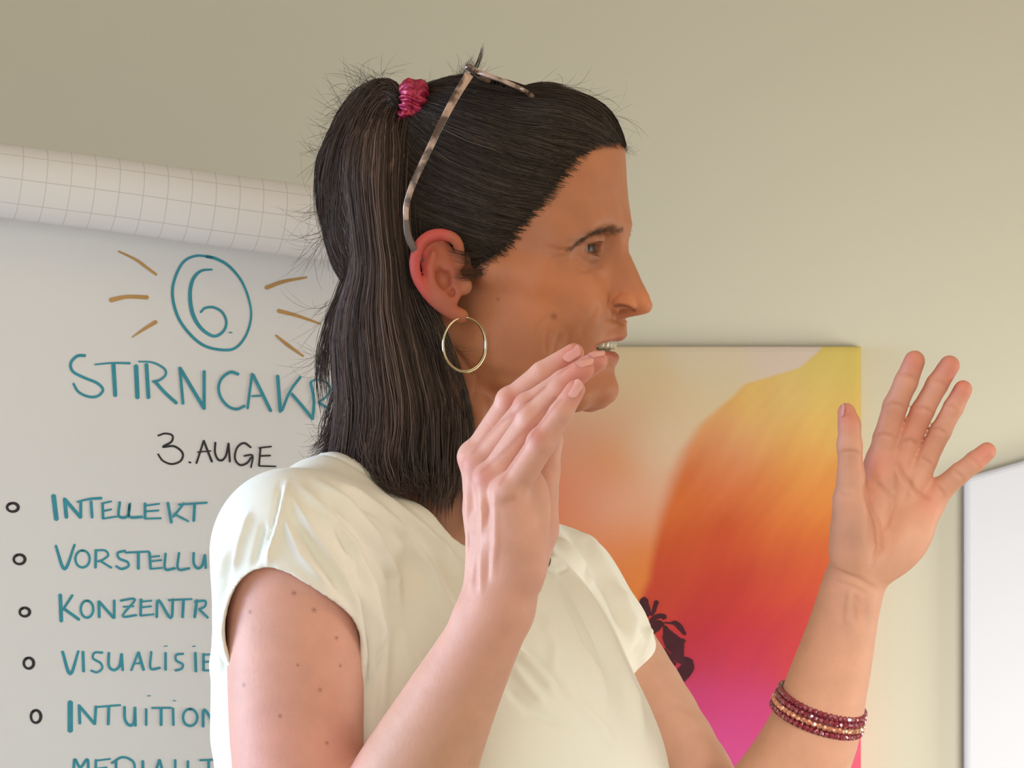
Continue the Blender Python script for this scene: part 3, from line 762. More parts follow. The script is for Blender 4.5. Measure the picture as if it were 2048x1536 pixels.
st = [  # (crop px of a 1240..1420 x 1180..1380 view, 7.68x)
    ([(375, 140), (370, 220), (385, 300), (395, 370), (400, 410)], [90, 120, 130, 130, 70]), ([(565, 180), (540, 250), (520, 320), (490, 390)], [60, 50, 50, 30]),
    ([(440, 530), (500, 460), (570, 410), (640, 400), (690, 420)], [20, 60, 60, 60, 70]), ([(490, 650), (540, 580), (600, 530), (660, 530)], [70, 120, 110, 60]),
    ([(690, 500), (770, 510), (850, 510), (920, 570), (1000, 680)], [20, 24, 60, 70, 40]), ([(690, 560), (740, 680), (830, 760), (920, 790), (990, 780)], [40, 120, 130, 90, 50]),
    ([(690, 700), (760, 830), (850, 920), (950, 1000)], [70, 110, 120, 90]), ([(880, 780), (920, 860), (940, 960)], [130, 110, 60]), ([(560, 880), (640, 970), (720, 1080), (800, 1190)], [80, 150, 160, 90]),
    ([(700, 980), (800, 1010), (900, 1060), (1040, 1100), (1100, 1090)], [20, 40, 90, 110, 60]), ([(760, 1130), (850, 1130)], [40, 50]), ([(1060, 1090), (1050, 1180), (980, 1270), (930, 1350)], [90, 150, 170, 130]), ([(830, 1330), (900, 1360), (1000, 1370)], [60, 70, 60])]
Vs, Fs = [], []
for n_, (pts, wd) in enumerate(st):
    P = [(1240+x/7.68, 1180+y/7.68) for x, y in pts]
    ribbon(P, [x/6.0 for x in wd], to_canvas, 0.5+0.04*n_, Vs=Vs, Fs=Fs)
stamen_m = mat_plain('dark_plum_paint', tuple(lin((66, 34, 38))), rough=0.8, spec=0.1, noise=(90, 0.3))
adopt(link('painted_stamens', mesh_list('painted_stamens', Vs, Fs), stamen_m, label='dark plum painted stamens'), PAINT)

# ------------------------------------------------------------------ white panel board standing at the right
BD = 878.0
c0 = at(1930, 956, BD)
dirx = np.array([1.0, 0.0, 0.0]); dirx = unit(dirx)
panel_m = mat_plain('white_board_surface', (0.54, 0.525, 0.545), rough=0.5, spec=0.3, noise=(4, 0.02))
Wd, Th = 430.0, 14.0
nrm = unit(np.cross(dirx, (0, 0, 1)))*-1
if nrm[1] < 0: nrm = -nrm
top0 = c0; slope = (at(2048, 922, BD)[2]-c0[2])/np.linalg.norm((at(2048, 922, BD)-c0)[:2])
V = []
for u_, tz in ((0, 0), (Wd, 1)):
    for dpt in (0, Th):
        base_ = c0+dirx*u_+nrm*dpt
        for z in (FL+700, c0[2]+slope*u_): V.append((base_[0], base_[1], z))
F = [(0, 4, 5, 1), (2, 3, 7, 6), (0, 1, 3, 2), (4, 6, 7, 5), (1, 5, 7, 3), (0, 2, 6, 4)]
BOARD = empty('presentation_board', (c0[0]+215, c0[1]+7, FL), label='plain white board with a slanting top edge at the right of the wall', category='board')
pb = adopt(link('panel', mesh_list('panel', V, F), panel_m), BOARD)
mo = pb.modifiers.new('bevel', 'BEVEL'); mo.width = 0.005; mo.segments = 3
leg_m = mat_plain('grey_metal', (0.35, 0.35, 0.36), rough=0.35, metal=0.9)
for u_ in (60, Wd-60):
    p = c0+dirx*u_+nrm*7
    adopt(box('leg', (p[0]-12, p[1]-9, FL), (p[0]+12, p[1]+9, FL+702), leg_m), BOARD)

# ------------------------------------------------------------------ flip chart
CY = 300.0
O = at(340, 900, CY)
ca_, sa_ = math.cos(math.radians(16)), math.sin(math.radians(16))
eu = unit((ca_, sa_, -0.118)); ev0 = np.array([0.107, 0.0, -1.0]); ev = unit(ev0-eu*(ev0@eu)); en = unit(np.cross(ev, eu))
if en[1] > 0: en = -en                        # towards the camera
CAMP = np.array([0, -CAMD, 0.0])
def to_sheet(q, lift=0.4):
    r = at(q[0], q[1], 0)-CAMP; r = r/np.linalg.norm(r)
    t = ((O+en*lift-CAMP)@en)/(r@en)
    return CAMP+r*t
def sh(px_, py_): return to_sheet((px_, py_), 0)
def uv(p): d = p-O; return d@eu, d@ev
# roll: top edge (0,297)-(640,383), bottom edge (0,447)-(680,527)
paper_m = mat_plain('flip_chart_paper', (0.70, 0.69, 0.69), rough=0.8, noise=(3, 0.015), bump=(25, 0.08, 0.002))
u0 = uv(sh(-560, 500))[0]; u1 = uv(sh(930, 500))[0]
vtop = uv(sh(340, 395))[1]
def slab(name, ua, ub, va, vb, n0, n1, mat, parent, **props):
    V = []
    for a in (ua, ub):
        for b_ in (va, vb):
            for n_ in (n0, n1): V.append(O+eu*a+ev*b_+en*n_)
    F = [(0, 1, 3, 2), (4, 6, 7, 5), (0, 4, 5, 1), (2, 3, 7, 6), (0, 2, 6, 4), (1, 5, 7, 3)]
    return adopt(link(name, mesh_list(name, V, F), mat, **props), parent)
CHART = empty('flip_chart', (O[0]-200, O[1]+60, FL), label='flip chart with teal handwriting, its top sheet curled over, at the left wall', category='flip chart')
slab('backboard', u0-4, u1+4, vtop-20, vtop+1010, -14, -4, white_m, CHART)
slab('written_sheet', u0, u1, vtop-15, vtop+985, -3, 0, paper_m, CHART)
# curled sheet: flipped over the top and bulging forward
v_t = uv(sh(340, 342))[1]; v_b = uv(sh(340, 487))[1]
H = v_b-v_t; r_ = H/2
m, nt, b = mat_new('squared_paper')
b.inputs['Roughness'].default_value = 0.8
uvn = N(nt, 'ShaderNodeUVMap', uv_map='UVMap'); sp = N(nt, 'ShaderNodeSeparateXYZ'); nt.links.new(uvn.outputs[0], sp.inputs[0])
def lines(sock):
    fr = N(nt, 'ShaderNodeMath', operation='FRACT'); nt.links.new(sock, fr.inputs[0])
    sb = N(nt, 'ShaderNodeMath', operation='SUBTRACT'); sb.inputs[1].default_value = 0.5; nt.links.new(fr.outputs[0], sb.inputs[0])
    ab = N(nt, 'ShaderNodeMath', operation='ABSOLUTE'); nt.links.new(sb.outputs[0], ab.inputs[0])
    lt = N(nt, 'ShaderNodeMath', operation='LESS_THAN'); lt.inputs[1].default_value = 0.019; nt.links.new(ab.outputs[0], lt.inputs[0]); return lt.outputs[0]
mxm = N(nt, 'ShaderNodeMath', operation='MAXIMUM'); nt.links.new(lines(sp.outputs[0]), mxm.inputs[0]); nt.links.new(lines(sp.outputs[1]), mxm.inputs[1])
mx = N(nt, 'ShaderNodeMix', data_type='RGBA'); mx.inputs[6].default_value = (0.72, 0.70, 0.70, 1); mx.inputs[7].default_value = (0.55, 0.53, 0.52, 1)
nt.links.new(mxm.outputs[0], mx.inputs[0]); nt.links.new(mx.outputs[2], b.inputs['Base Color'])
SQ = m
us = np.linspace(u0, uv(sh(900, 500))[0], 90)
# section: from behind the top edge, over, bulging forward, tucking back under
sec = []
for th in np.linspace(math.radians(-100), math.radians(178), 46):
    # th=0 faces the camera, negative = over the top and back
    rr = r_*(1+0.0*th)
    sec.append((v_t+r_+rr*math.sin(th) if th < math.pi/2 else v_t+r_+rr*math.sin(th), 6+r_*0.86+rr*0.86*math.cos(th)))
sec = np.array(sec); sl = np.concatenate([[0], np.cumsum(np.linalg.norm(np.diff(sec, axis=0), axis=1))])
V, F, UVs = [], [], []
for a, u_ in enumerate(us):
    wob = 1.0*math.sin(u_*0.013)+0.7*math.sin(u_*0.041+1)
    sh_t = -0.5*(0) 
    for bb, (v_, n_) in enumerate(sec):
        V.append(O+eu*u_+ev*(v_+wob*0.4)+en*(n_+wob))
        UVs.append((u_/18.0+0.3, sl[bb]/18.5+0.15))
m_ = len(sec); F = [(a*m_+c, (a+1)*m_+c, (a+1)*m_+c+1, a*m_+c+1) for a in range(len(us)-1) for c in range(m_-1)]
me = mesh_list('curled_sheet', V, F, smooth=True); uvl = me.uv_layers.new(name='UVMap')
idx = np.zeros(len(me.loops), np.int32); me.loops.foreach_get('vertex_index', idx); uvl.data.foreach_set('uv', np.array(UVs, np.float32)[idx].ravel())
cs = adopt(link('curled_sheet', me, SQ, label='squared paper sheet curled over the top'), CHART)
mo = cs.modifiers.new('thick', 'SOLIDIFY'); mo.thickness = 0.0005; mo.offset = 0
for a in (u0+120, u1-120):                      # tripod legs of the chart
    p = O+eu*a+ev*600-en*30
    V2 = np.array([p-(12, 0, 0), p+(12, 0, 0), p+(12, 20, 0), p-(12, -20, 0)])
    q = np.array([p[0], p[1]+40, FL])
    V3 = np.array([q-(12, 0, 0), q+(12, 0, 0), q+(12, 20, 0), q-(12, -20, 0)])
    adopt(link('leg', mesh_list('leg', list(V2)+list(V3), [(0, 1, 5, 4), (1, 2, 6, 5), (2, 3, 7, 6), (3, 0, 4, 7), (0, 3, 2, 1), (4, 5, 6, 7)]), leg_m), CHART)

# handwriting
teal_m = mat_plain('teal_marker', tuple(lin((50, 140, 158))), rough=0.7, noise=(120, 0.22))
black_m = mat_plain('black_marker', tuple(lin((38, 36, 38))), rough=0.7)
ochre_m = mat_plain('ochre_marker', tuple(lin((182, 140, 84))), rough=0.7, noise=(60, 0.2))
def c7(P): return [(x/2.363, 250+y/2.363) for x, y in P]
def c8(P): return [(x/2.24, 850+y/2.24) for x, y in P]
def ell(cx, cy, rx, ry, n=14, a0=-1.9, over=0.35, tilt=0):
    o = []
    for t in np.linspace(a0, a0-2*math.pi-over, n):
        x, y = rx*math.cos(t), ry*math.sin(t); o.append((cx+x*math.cos(tilt)-y*math.sin(tilt), cy+x*math.sin(tilt)+y*math.cos(tilt)))
    return o
WORDS = []
def word(name, mat, conv, strokes, lw, label=None):
    Vs, Fs = [], []
    for n_, s_ in enumerate(strokes):
        if isinstance(s_, tuple) and isinstance(s_[1], (int, float)): P, wdt = s_[0], [s_[1]]*2
        elif isinstance(s_, tuple): P, wdt = s_
        else: P, wdt = s_, lw
        if isinstance(wdt, (int, float)): wdt = [wdt]*2
        ribbon(conv(P), [x_*1.18 for x_ in wdt], to_sheet, 0.35+0.05*n_, Vs=Vs, Fs=Fs)
    adopt(link(name, mesh_list(name, Vs, Fs), mat, **({'label': label} if label else {})), CHART)
T = [5.2, 4.2]
word('drawn_circle', teal_m, c7, [([(1003, 626), (930, 618), (870, 645), (830, 715), (815, 800), (838, 900), (890, 980), (960, 1040), (1040, 1062), (1110, 1055), (1162, 995), (1187, 905), (1175, 820), (1140, 735), (1080, 665), (1020, 632), (975, 621)], [3.6, 4.6, 5.2, 5, 4.5, 3.6, 4.6, 5.6])], T, 'teal oval drawn round the six')
word('handwritten_numeral', teal_m, c7, [([(1003, 683), (950, 690), (912, 730), (898, 800), (910, 890), (950, 960), (1010, 998), (1055, 975), (1070, 930), (1050, 885), (1010, 862), (970, 865), (948, 885)], [3, 6, 7, 5, 4.4, 4.4, 4]), ([(1083, 981), (1097, 981)], 2)], T, 'teal handwritten 6.')
for ray_ in [([(560, 597), (640, 635), (695, 675), (740, 708)], [3, 5, 4]), ([(522, 828), (600, 812), (698, 815)], [8, 6.5, 7]), ([(625, 1003), (680, 965), (738, 930)], [2, 5, 7]), ([(1257, 770), (1340, 740), (1450, 720)], [7, 6, 3]), ([(1315, 878), (1400, 900), (1515, 940)], [7, 5.5, 3]), ([(1303, 993), (1360, 1040), (1434, 1093)], [3, 6, 3])]:
    word('drawn_ray', ochre_m, c7, [ray_], T)
word('handwritten_title', teal_m, c7, [[(403, 1090), (365, 1092), (335, 1125), (345, 1165), (400, 1195), (460, 1220), (487, 1252), (460, 1282), (415, 1283), (370, 1260), (347, 1222)],
    ([(448, 1132), (530, 1125), (615, 1126)], [2.5, 4]), ([(536, 1130), (545, 1280)], 7), ([(643, 1137), (650, 1290)], 7.5), ([(692, 1130), (702, 1290)], 6.5), ([(655, 1118), (720, 1122), (775, 1150), (783, 1180), (755, 1205), (722, 1213)], [2.5, 4, 4]), ([(735, 1215), (780, 1265), (835, 1315)], 5.5),
    ([(850, 1147), (865, 1318)], 5), ([(850, 1148), (905, 1240), (965, 1340)], 6), ([(965, 1163), (965, 1342)], 5.5), [(1127, 1178), (1090, 1168), (1050, 1195), (1033, 1240), (1045, 1290), (1080, 1330), (1120, 1343), (1157, 1327)],
    ([(1192, 1175), (1180, 1260), (1170, 1340)], 4.5), ([(1195, 1180), (1240, 1270), (1280, 1352)], 5.5), ([(1190, 1282), (1247, 1278)], 3), ([(1312, 1185), (1325, 1355)], 6), ([(1420, 1190), (1370, 1260), (1332, 1350)], 4.5), ([(1378, 1270), (1430, 1330), (1478, 1390)], 5),
    ([(1478, 1390), (1483, 1300), (1468, 1215)], 5), ([(1470, 1212), (1500, 1203), (1540, 1215), (1562, 1245), (1540, 1285), (1505, 1310)], 3.5), ([(1505, 1310), (1560, 1345)], 4)], T, 'teal handwritten STIRNCAKR')
fullpx = lambda P: P
bk = 3.6
word('handwritten_line', black_m, fullpx, [(c8([(708, 48), (740, 38), (772, 47), (768, 75), (730, 98), (780, 95), (818, 125), (810, 160), (770, 175), (730, 160), (708, 130)]), [3, 3.6, 3.6, 3]), (c8([(847, 166), (855, 169)]), 3),
    (c8([(913, 70), (897, 120), (880, 172)]), 3.4), (c8([(913, 70), (932, 120), (950, 165)]), 3.8), (c8([(885, 122), (945, 116)]), 2.4), (c8([(965, 78), (963, 120), (975, 152), (995, 158), (1013, 135), (1024, 82)]), 3.6), (c8([(1024, 82), (1030, 165)]), 3.6),
    ([(502, 895), (488, 886), (474, 896), (470, 917), (480, 930), (494, 926), (503, 914)], 3.4), ([(488, 912), (505, 911), (502, 935)], 3), ([(521, 896), (518, 932)], 3.4), ([(518, 896), (543, 893)], 2.6), ([(521, 912), (541, 911)], 2.8), ([(518, 932), (552, 933)], 2.6)], T, 'black handwritten 3. AUGE')
for (cx, cy, rx, ry) in ((57, 369, 25, 19), (87, 602, 25, 21), (111, 838, 22, 19), (129, 1067, 22, 24), (161, 1306, 22, 28)):
    word('bullet_mark', black_m, c8, [(ell(cx, cy, rx, ry), [5, 4, 5.5, 4])], T)
word('handwritten_line', teal_m, c8, [([(240, 315), (253, 424)], 8), ([(290, 330), (298, 415)], 6.5), ([(290, 332), (330, 378), (362, 415)], 6), ([(362, 340), (362, 415)], 5), ([(345, 345), (400, 332), (455, 328)], [3, 5]), ([(408, 342), (413, 415)], 5),
    ([(460, 350), (462, 420)], 4.5), ([(455, 352), (500, 342)], 3), ([(462, 386), (500, 378)], 3), ([(460, 420), (525, 410)], 3), ([(537, 345), (533, 408), (572, 408), (582, 350), (580, 410), (638, 412)], 4.6), ([(650, 350), (650, 420)], 4.6), ([(650, 362), (715, 353)], 3), ([(650, 388), (712, 383)], 3), ([(650, 420), (722, 418)], 3),
    ([(752, 348), (768, 438)], 5), ([(825, 350), (775, 412)], 4), ([(780, 398), (845, 432)], 3.4), ([(800, 357), (928, 348)], 3.4), ([(872, 352), (868, 430)], 5)], T, 'teal handwritten INTELLEKT')
word('handwritten_line', teal_m, c8, [([(250, 540), (290, 645), (335, 535)], [4.5, 6, 4]), (ell(370, 600, 32, 38, a0=-1.4), 4), ([(430, 560), (428, 640)], 4.6), ([(430, 562), (470, 562), (485, 583), (462, 603), (438, 612)], 3.6), ([(448, 608), (500, 640)], 3.6),
    ([(562, 563), (528, 573), (535, 598), (570, 613), (575, 633), (545, 645), (520, 632)], 4), ([(562, 572), (668, 567)], 3.4), ([(620, 570), (620, 645)], 5), ([(670, 570), (675, 645)], 4.6), ([(672, 592), (715, 587)], 3), ([(672, 612), (725, 605)], 3), ([(675, 645), (728, 640)], 3), ([(742, 575), (740, 645), (785, 642)], 4.2), ([(802, 572), (798, 645), (850, 642)], 4.2),
    ([(868, 572), (868, 618), (885, 642), (905, 630), (918, 582)], 4.4), ([(918, 582), (922, 642)], 4.4), ([(950, 570), (952, 640)], 4.4)], T, 'teal handwritten VORSTELLU')
word('handwritten_line', teal_m, c8, [([(270, 760), (275, 880)], 6.5), ([(325, 762), (282, 828)], 4.4), ([(287, 823), (355, 872)], 5), (ell(390, 825, 28, 38, a0=-1.4), 4.2), ([(443, 790), (445, 862)], 5), ([(443, 790), (510, 865)], 4.6), ([(512, 785), (512, 865)], 4.6), ([(540, 787), (605, 782), (550, 855), (612, 852)], 3.8), ([(552, 815), (600, 812)], 3),
    ([(632, 780), (630, 855)], 4.6), ([(632, 792), (680, 787)], 3), ([(632, 818), (678, 812)], 3), ([(630, 855), (690, 848)], 3), ([(702, 862), (710, 785), (765, 865), (775, 780)], 4.6), ([(755, 785), (860, 780)], 3.2), ([(822, 785), (818, 862)], 5), ([(882, 785), (872, 862)], 5), ([(872, 792), (918, 788), (918, 812), (892, 826)], 4), ([(892, 826), (932, 864)], 4)], T, 'teal handwritten KONZENTR')
word('handwritten_line', teal_m, c8, [([(280, 1015), (315, 1115), (352, 1012)], [5, 6, 4]), ([(372, 1015), (375, 1105)], 5), ([(460, 1020), (425, 1020), (417, 1045), (450, 1066), (458, 1090), (435, 1108), (408, 1100)], 3.8), ([(488, 1020), (488, 1078), (510, 1098), (535, 1080), (545, 1025)], 4.6), ([(545, 1025), (550, 1100)], 4.4), ([(620, 1018), (588, 1100)], 3.8), ([(620, 1018), (644, 1098)], 5), ([(598, 1070), (638, 1066)], 3),
    ([(678, 1015), (675, 1090), (718, 1088)], 4), ([(742, 1020), (742, 1098)], 4.4), ([(822, 1025), (790, 1030), (790, 1055), (818, 1072), (813, 1092), (785, 1100)], 3.8), ([(875, 1020), (878, 1105)], 4.8), ([(912, 1025), (912, 1100)], 4.6), ([(912, 1030), (948, 1028)], 3), ([(912, 1062), (948, 1060)], 3), ([(912, 1100), (955, 1100)], 3), ([(735, 992), (750, 990)], 1.6), ([(862, 992), (876, 991)], 1.6)], T, 'teal handwritten VISUALISIE')
word('handwritten_line', teal_m, c8, [([(315, 1240), (315, 1372)], 9), ([(355, 1255), (358, 1338)], 5), ([(355, 1258), (425, 1340)], 5), ([(430, 1260), (425, 1340)], 4.8), ([(430, 1264), (540, 1255)], 3.4), ([(488, 1262), (485, 1342)], 5), ([(558, 1262), (560, 1318), (580, 1345), (600, 1333), (605, 1265)], 4.8), ([(605, 1265), (607, 1348)], 4.6), ([(655, 1272), (655, 1345)], 4.4), ([(680, 1268), (768, 1267)], 3.2), ([(722, 1270), (722, 1345)], 5), ([(775, 1270), (777, 1345)], 4.4),
    (ell(852, 1310, 32, 38, a0=-1.4), 4.2), ([(910, 1352), (915, 1275), (965, 1350)], 4.8), ([(965, 1350), (968, 1275)], 4.4), ([(660, 1214), (675, 1213)], 1.6), ([(775, 1234), (788, 1236)], 1.6)], T, 'teal handwritten INTUITION')
word('handwritten_line', teal_m, c8, [([(330, 1570), (335, 1498), (360, 1534), (392, 1498), (396, 1570)], 4.8), ([(430, 1500), (428, 1570)], 4.6), ([(428, 1504), (495, 1496)], 3), ([(428, 1540), (480, 1534)], 3), ([(520, 1505), (520, 1570)], 4.6), ([(500, 1515), (550, 1488), (598, 1510), (604, 1560)], 4), ([(640, 1505), (640, 1570)], 5), ([(715, 1500), (690, 1570)], 4.4), ([(715, 1500), (735, 1570)], 4.6), ([(785, 1500), (785, 1570)], 4.4), ([(842, 1505), (842, 1570)], 4.4), ([(895, 1502), (982, 1499)], 3.4), ([(935, 1502), (935, 1570)], 4.8)], T, 'teal handwritten MEDIALIT, cut by the frame')
# ------------------------------------------------------------------ the white top
def tl(P): return (P-TO)@TR.T
shirt_t = Group([('u', El((9, 2, -120), (138, 150, 158)), 0), ('u', El((16, 6, -300), (158, 152, 200)), 40), ('u', El((16, 6, -440), (160, 166, 130)), 40),
                 ('u', Chain([((-26, -42, 42), 39), ((-18, -95, 20), 42), ((-8, -140, -6), 48)], 10), 26),
                 ('u', Chain([((-26, 42, 47), 41), ((-18, 95, 22), 42), ((-8, 140, -6), 48)], 10), 26),
                 ('u', Chain([((44, -20, 4), 17), ((36, -80, 12), 20), ((12, -130, 6), 26)], 10), 20),
                 ('u', Chain([((44, 20, 4), 17), ((36, 80, 12), 20), ((12, 130, 6), 26)], 10), 20),
                 ('u', El((82, -55, -150), (58, 58, 66)), 30), ('u', El((90, 60, -140), (62, 60, 74)), 30)], (TO, TR))
slR = Cap(at(585, 1105, -126), at(590, 1240, -136), 50, 52)
slL = Chain([(at(1120, 1185, 128), 41), (at(1180, 1280, 104), 42), (at(1196, 1310, 96), 41)], 4)
cutR = Group([('u', Chain([(at(594, 1338, -180), 46.5), (at(600, 1900, -208), 49)], 0), 0), ('u', El(at(532, 1250, -178), (27, 34, 34)), 22)])
cutL = Group([('u', Chain([(at(1345, 1470, 75), 50), (at(1480, 1720, 20), 50)], 0), 0)])
neck_c = Group([('u', El((6, -2, 90), (80, 106, 64), None), 0), ('u', El((54, -18, 48), (54, 68, 51)), 16), ('u', Cap((-6, 0, 60), (-20, 0, 300), 70, 70), 10)], (TO, TR))
backfill = Chain([(at(474, 1200, -66), 15), (at(470, 1330, -52), 15), (at(474, 1470, -40), 13)], 4)
def shirt_f(P):
    o = shirt_t.f(P)
    o = smin(o, backfill.f(P), 14); o = smin(o, slR.f(P), 26); o = smin(o, slL.f(P), 26)
    s = np.maximum(o, -(o+4.2))
    c = np.minimum(cutR.f(P), cutL.f(P))
    s = smax(s, -c, 1.2)
    s = smax(s, -neck_c.f(P), 1.2)
    return s
sV, sQ = polygonize(shirt_f, (-260, -240, -520), (190, 260, 60), VOX*1.35)
sV = smooth_verts(sV, sQ, 3, 0.5)
SHIRTLINES = []
sN = vnormals(sV, sQ)
folds = [
    # near shoulder and front panel, sweeping from the shoulder seam down to the chest
    ([(600, 975), (640, 1020), (700, 1090), (735, 1170), (752, 1260), (740, 1360)], 3.2, 9), ([(630, 960), (690, 1010), (745, 1075), (785, 1150), (800, 1230)], 2.6, 9),
    ([(660, 955), (730, 1000), (800, 1060), (860, 1140), (900, 1220)], 2.8, 10), ([(700, 960), (770, 1000), (850, 1060), (920, 1130)], 2.0, 9),
    ([(615, 1000), (665, 1050), (710, 1120), (735, 1190)], -2.6, 7), ([(645, 990), (705, 1040), (760, 1110), (785, 1180)], -2.2, 7), ([(680, 985), (760, 1030), (830, 1100)], -2.2, 8),
    ([(580, 990), (620, 1060), (670, 1130), (710, 1210), (730, 1300)], 2.4, 8), ([(565, 1030), (600, 1110), (660, 1180)], 1.8, 9), ([(590, 1040), (640, 1120), (690, 1190)], -1.6, 7),
    ([(712, 1180), (735, 1240), (742, 1310), (735, 1400)], -3.0, 6), ([(760, 1230), (770, 1330), (765, 1450)], 1.6, 10), ([(790, 1240), (830, 1330), (850, 1430)], 1.2, 14),
    ([(840, 1100), (880, 1180), (930, 1260)], 1.4, 10), ([(870, 1080), (920, 1150)], 1.2, 9), ([(880, 1060), (960, 1100)], 1.0, 12),
    # back panel left of the seam
    ([(575, 965), (565, 1010), (552, 1060), (540, 1100), (530, 1148)], 2.0, 7), ([(562, 966), (556, 1010), (543, 1060), (527, 1100)], -1.2, 6),
    ([(500, 1020), (480, 1080), (465, 1150)], 1.6, 8), ([(455, 1090), (436, 1160), (432, 1250)], 1.2, 6), ([(530, 1040), (515, 1100), (505, 1140)], -1.2, 7), ([(470, 1080), (452, 1150), (444, 1250), (450, 1350)], -1.2, 5),
    # front panel beyond the hand
    ([(1110, 1060), (1145, 1120), (1185, 1210), (1225, 1300), (1262, 1390), (1290, 1480)], 3.4, 12), ([(1120, 1050), (1170, 1110), (1215, 1190), (1250, 1270)], -1.6, 9), ([(1130, 1040), (1180, 1080), (1225, 1160), (1262, 1250), (1275, 1320)], 2.0, 10),
    ([(1100, 1090), (1135, 1170), (1175, 1260), (1215, 1350)], -2.4, 10), ([(1235, 1180), (1262, 1230), (1285, 1290)], 1.4, 7), ([(1275, 1330), (1292, 1290), (1300, 1250)], 1.8, 6), ([(1262, 1310), (1278, 1270), (1280, 1240)], -1.2, 6),
    ([(1030, 1300), (1070, 1340), (1110, 1390)], 1.8, 10), ([(1020, 1330), (1060, 1380), (1090, 1410)], 1.4, 9), ([(1035, 1285), (1085, 1325), (1140, 1400)], -1.4, 8), ([(1010, 1370), (1060, 1420), (1130, 1450)], -1.0, 10),
    ([(1180, 1280), (1200, 1350), (1210, 1420)], 1.2, 12), ([(1085, 1230), (1110, 1290), (1105, 1350)], 1.0, 10), ([(1150, 1400), (1200, 1450), (1230, 1500)], 1.0, 12)]
near_s = np.clip(1.0-np.maximum(0, 0), 0, 1)
sV = crease(sV, sN, [(p_, a_*2.1, w_) for p_, a_, w_ in folds], sstep(1, 9, np.minimum(cutR.f(sV), cutL.f(sV)))*sstep(0, 6, neck_c.f(sV)))
# hem and neckband: a slightly raised band along the cut edges
sN = vnormals(sV, sQ)
dn = neck_c.f(sV); dc = np.minimum(cutR.f(sV), cutL.f(sV))
outer = (shirt_t.f(sV) > -6)
band = 0.9*np.exp(-((dn-12)/1.2)**2)*-1+0.6*sstep(12, 8, dn)*(dn > -2)
sV = sV+sN*(band*(np.einsum('ij,ij->i', sN, grad(shirt_t.f, sV)) > 0))[:, None]
# slow irregular drape
dr = 1.1*np.sin(sV[:, 0]*0.035+sV[:, 2]*0.02)*np.sin(sV[:, 2]*0.028+1.3+sV[:, 1]*0.02)
sV = sV+sN*dr[:, None]
m, nt, b = mat_new('white_jersey')
b.inputs['Base Color'].default_value = (0.84, 0.82, 0.72, 1); b.inputs['Roughness'].default_value = 0.85; b.inputs['Sheen Weight'].default_value = 0.25
b.inputs['Subsurface Weight'].default_value = 0.1; b.inputs['Subsurface Scale'].default_value = 0.004
tc = N(nt, 'ShaderNodeTexCoord'); no = N(nt, 'ShaderNodeTexNoise'); no.inputs['Scale'].default_value = 900; no.inputs['Detail'].default_value = 2
no2 = N(nt, 'ShaderNodeTexNoise'); no2.inputs['Scale'].default_value = 22; no2.inputs['Detail'].default_value = 3
nt.links.new(tc.outputs['Object'], no.inputs['Vector']); nt.links.new(tc.outputs['Object'], no2.inputs['Vector'])
bp = N(nt, 'ShaderNodeBump'); bp.inputs['Strength'].default_value = 0.25; bp.inputs['Distance'].default_value = 0.0004
bp2 = N(nt, 'ShaderNodeBump'); bp2.inputs['Strength'].default_value = 0.25; bp2.inputs['Distance'].default_value = 0.004
nt.links.new(no.outputs['Fac'], bp.inputs['Height']); nt.links.new(no2.outputs['Fac'], bp2.inputs['Height']); nt.links.new(bp.outputs[0], bp2.inputs['Normal']); nt.links.new(bp2.outputs[0], b.inputs['Normal'])
adopt(link('shirt', mesh_np('shirt', sV, sQ), m, label='off-white cap-sleeved jersey top'), PERSON)
# lower body, out of frame: dark trousers and shoes down to the floor
def leg_f(P):
    d = El(TO+np.array([-8, 0, -520]), (125, 130, 110)).f(P)
    for s in (-1, 1):
        a = TO+LF*s*85+np.array([0, 0, -560]); a[2] = TO[2]-560
        k_ = a.copy(); k_[2] = FL+470; an = a.copy(); an[2] = FL+70
        d = smin(d, Chain([(a, 78), (k_, 58), (an, 46)], 10).f(P), 30)
    return d
tV, tQ = polygonize(leg_f, (-280, -260, FL+40), (170, 260, -480), 7.0)
tV = smooth_verts(tV, tQ, 3)
adopt(link('trousers', mesh_np('trousers', tV, tQ), mat_plain('dark_denim', (0.03, 0.035, 0.055), rough=0.8), label='dark trousers'), PERSON)
shoe_m = mat_plain('shoe_leather', (0.05, 0.045, 0.04), rough=0.5)
for s in (-1, 1):
    c = TO+LF*s*85; c[2] = FL
    def shoe_f(P, c=c):
        d = Chain([(c+FW*-30+(0, 0, 38), 36), (c+FW*60+(0, 0, 34), 34), (c+FW*150+(0, 0, 28), 27)], 8).f(P)
        d = smin(d, Cap(c+(0, 0, 40), c+(0, 0, 95), 44, 48).f(P), 20)
        return np.maximum(d, (FL+0.5)-P[:, 2])
    vv, qq = polygonize(shoe_f, c+(-220, -220, -10), c+(220, 220, 140), 5.0)
    adopt(link('shoe', mesh_np('shoe', vv, qq), shoe_m), PERSON)
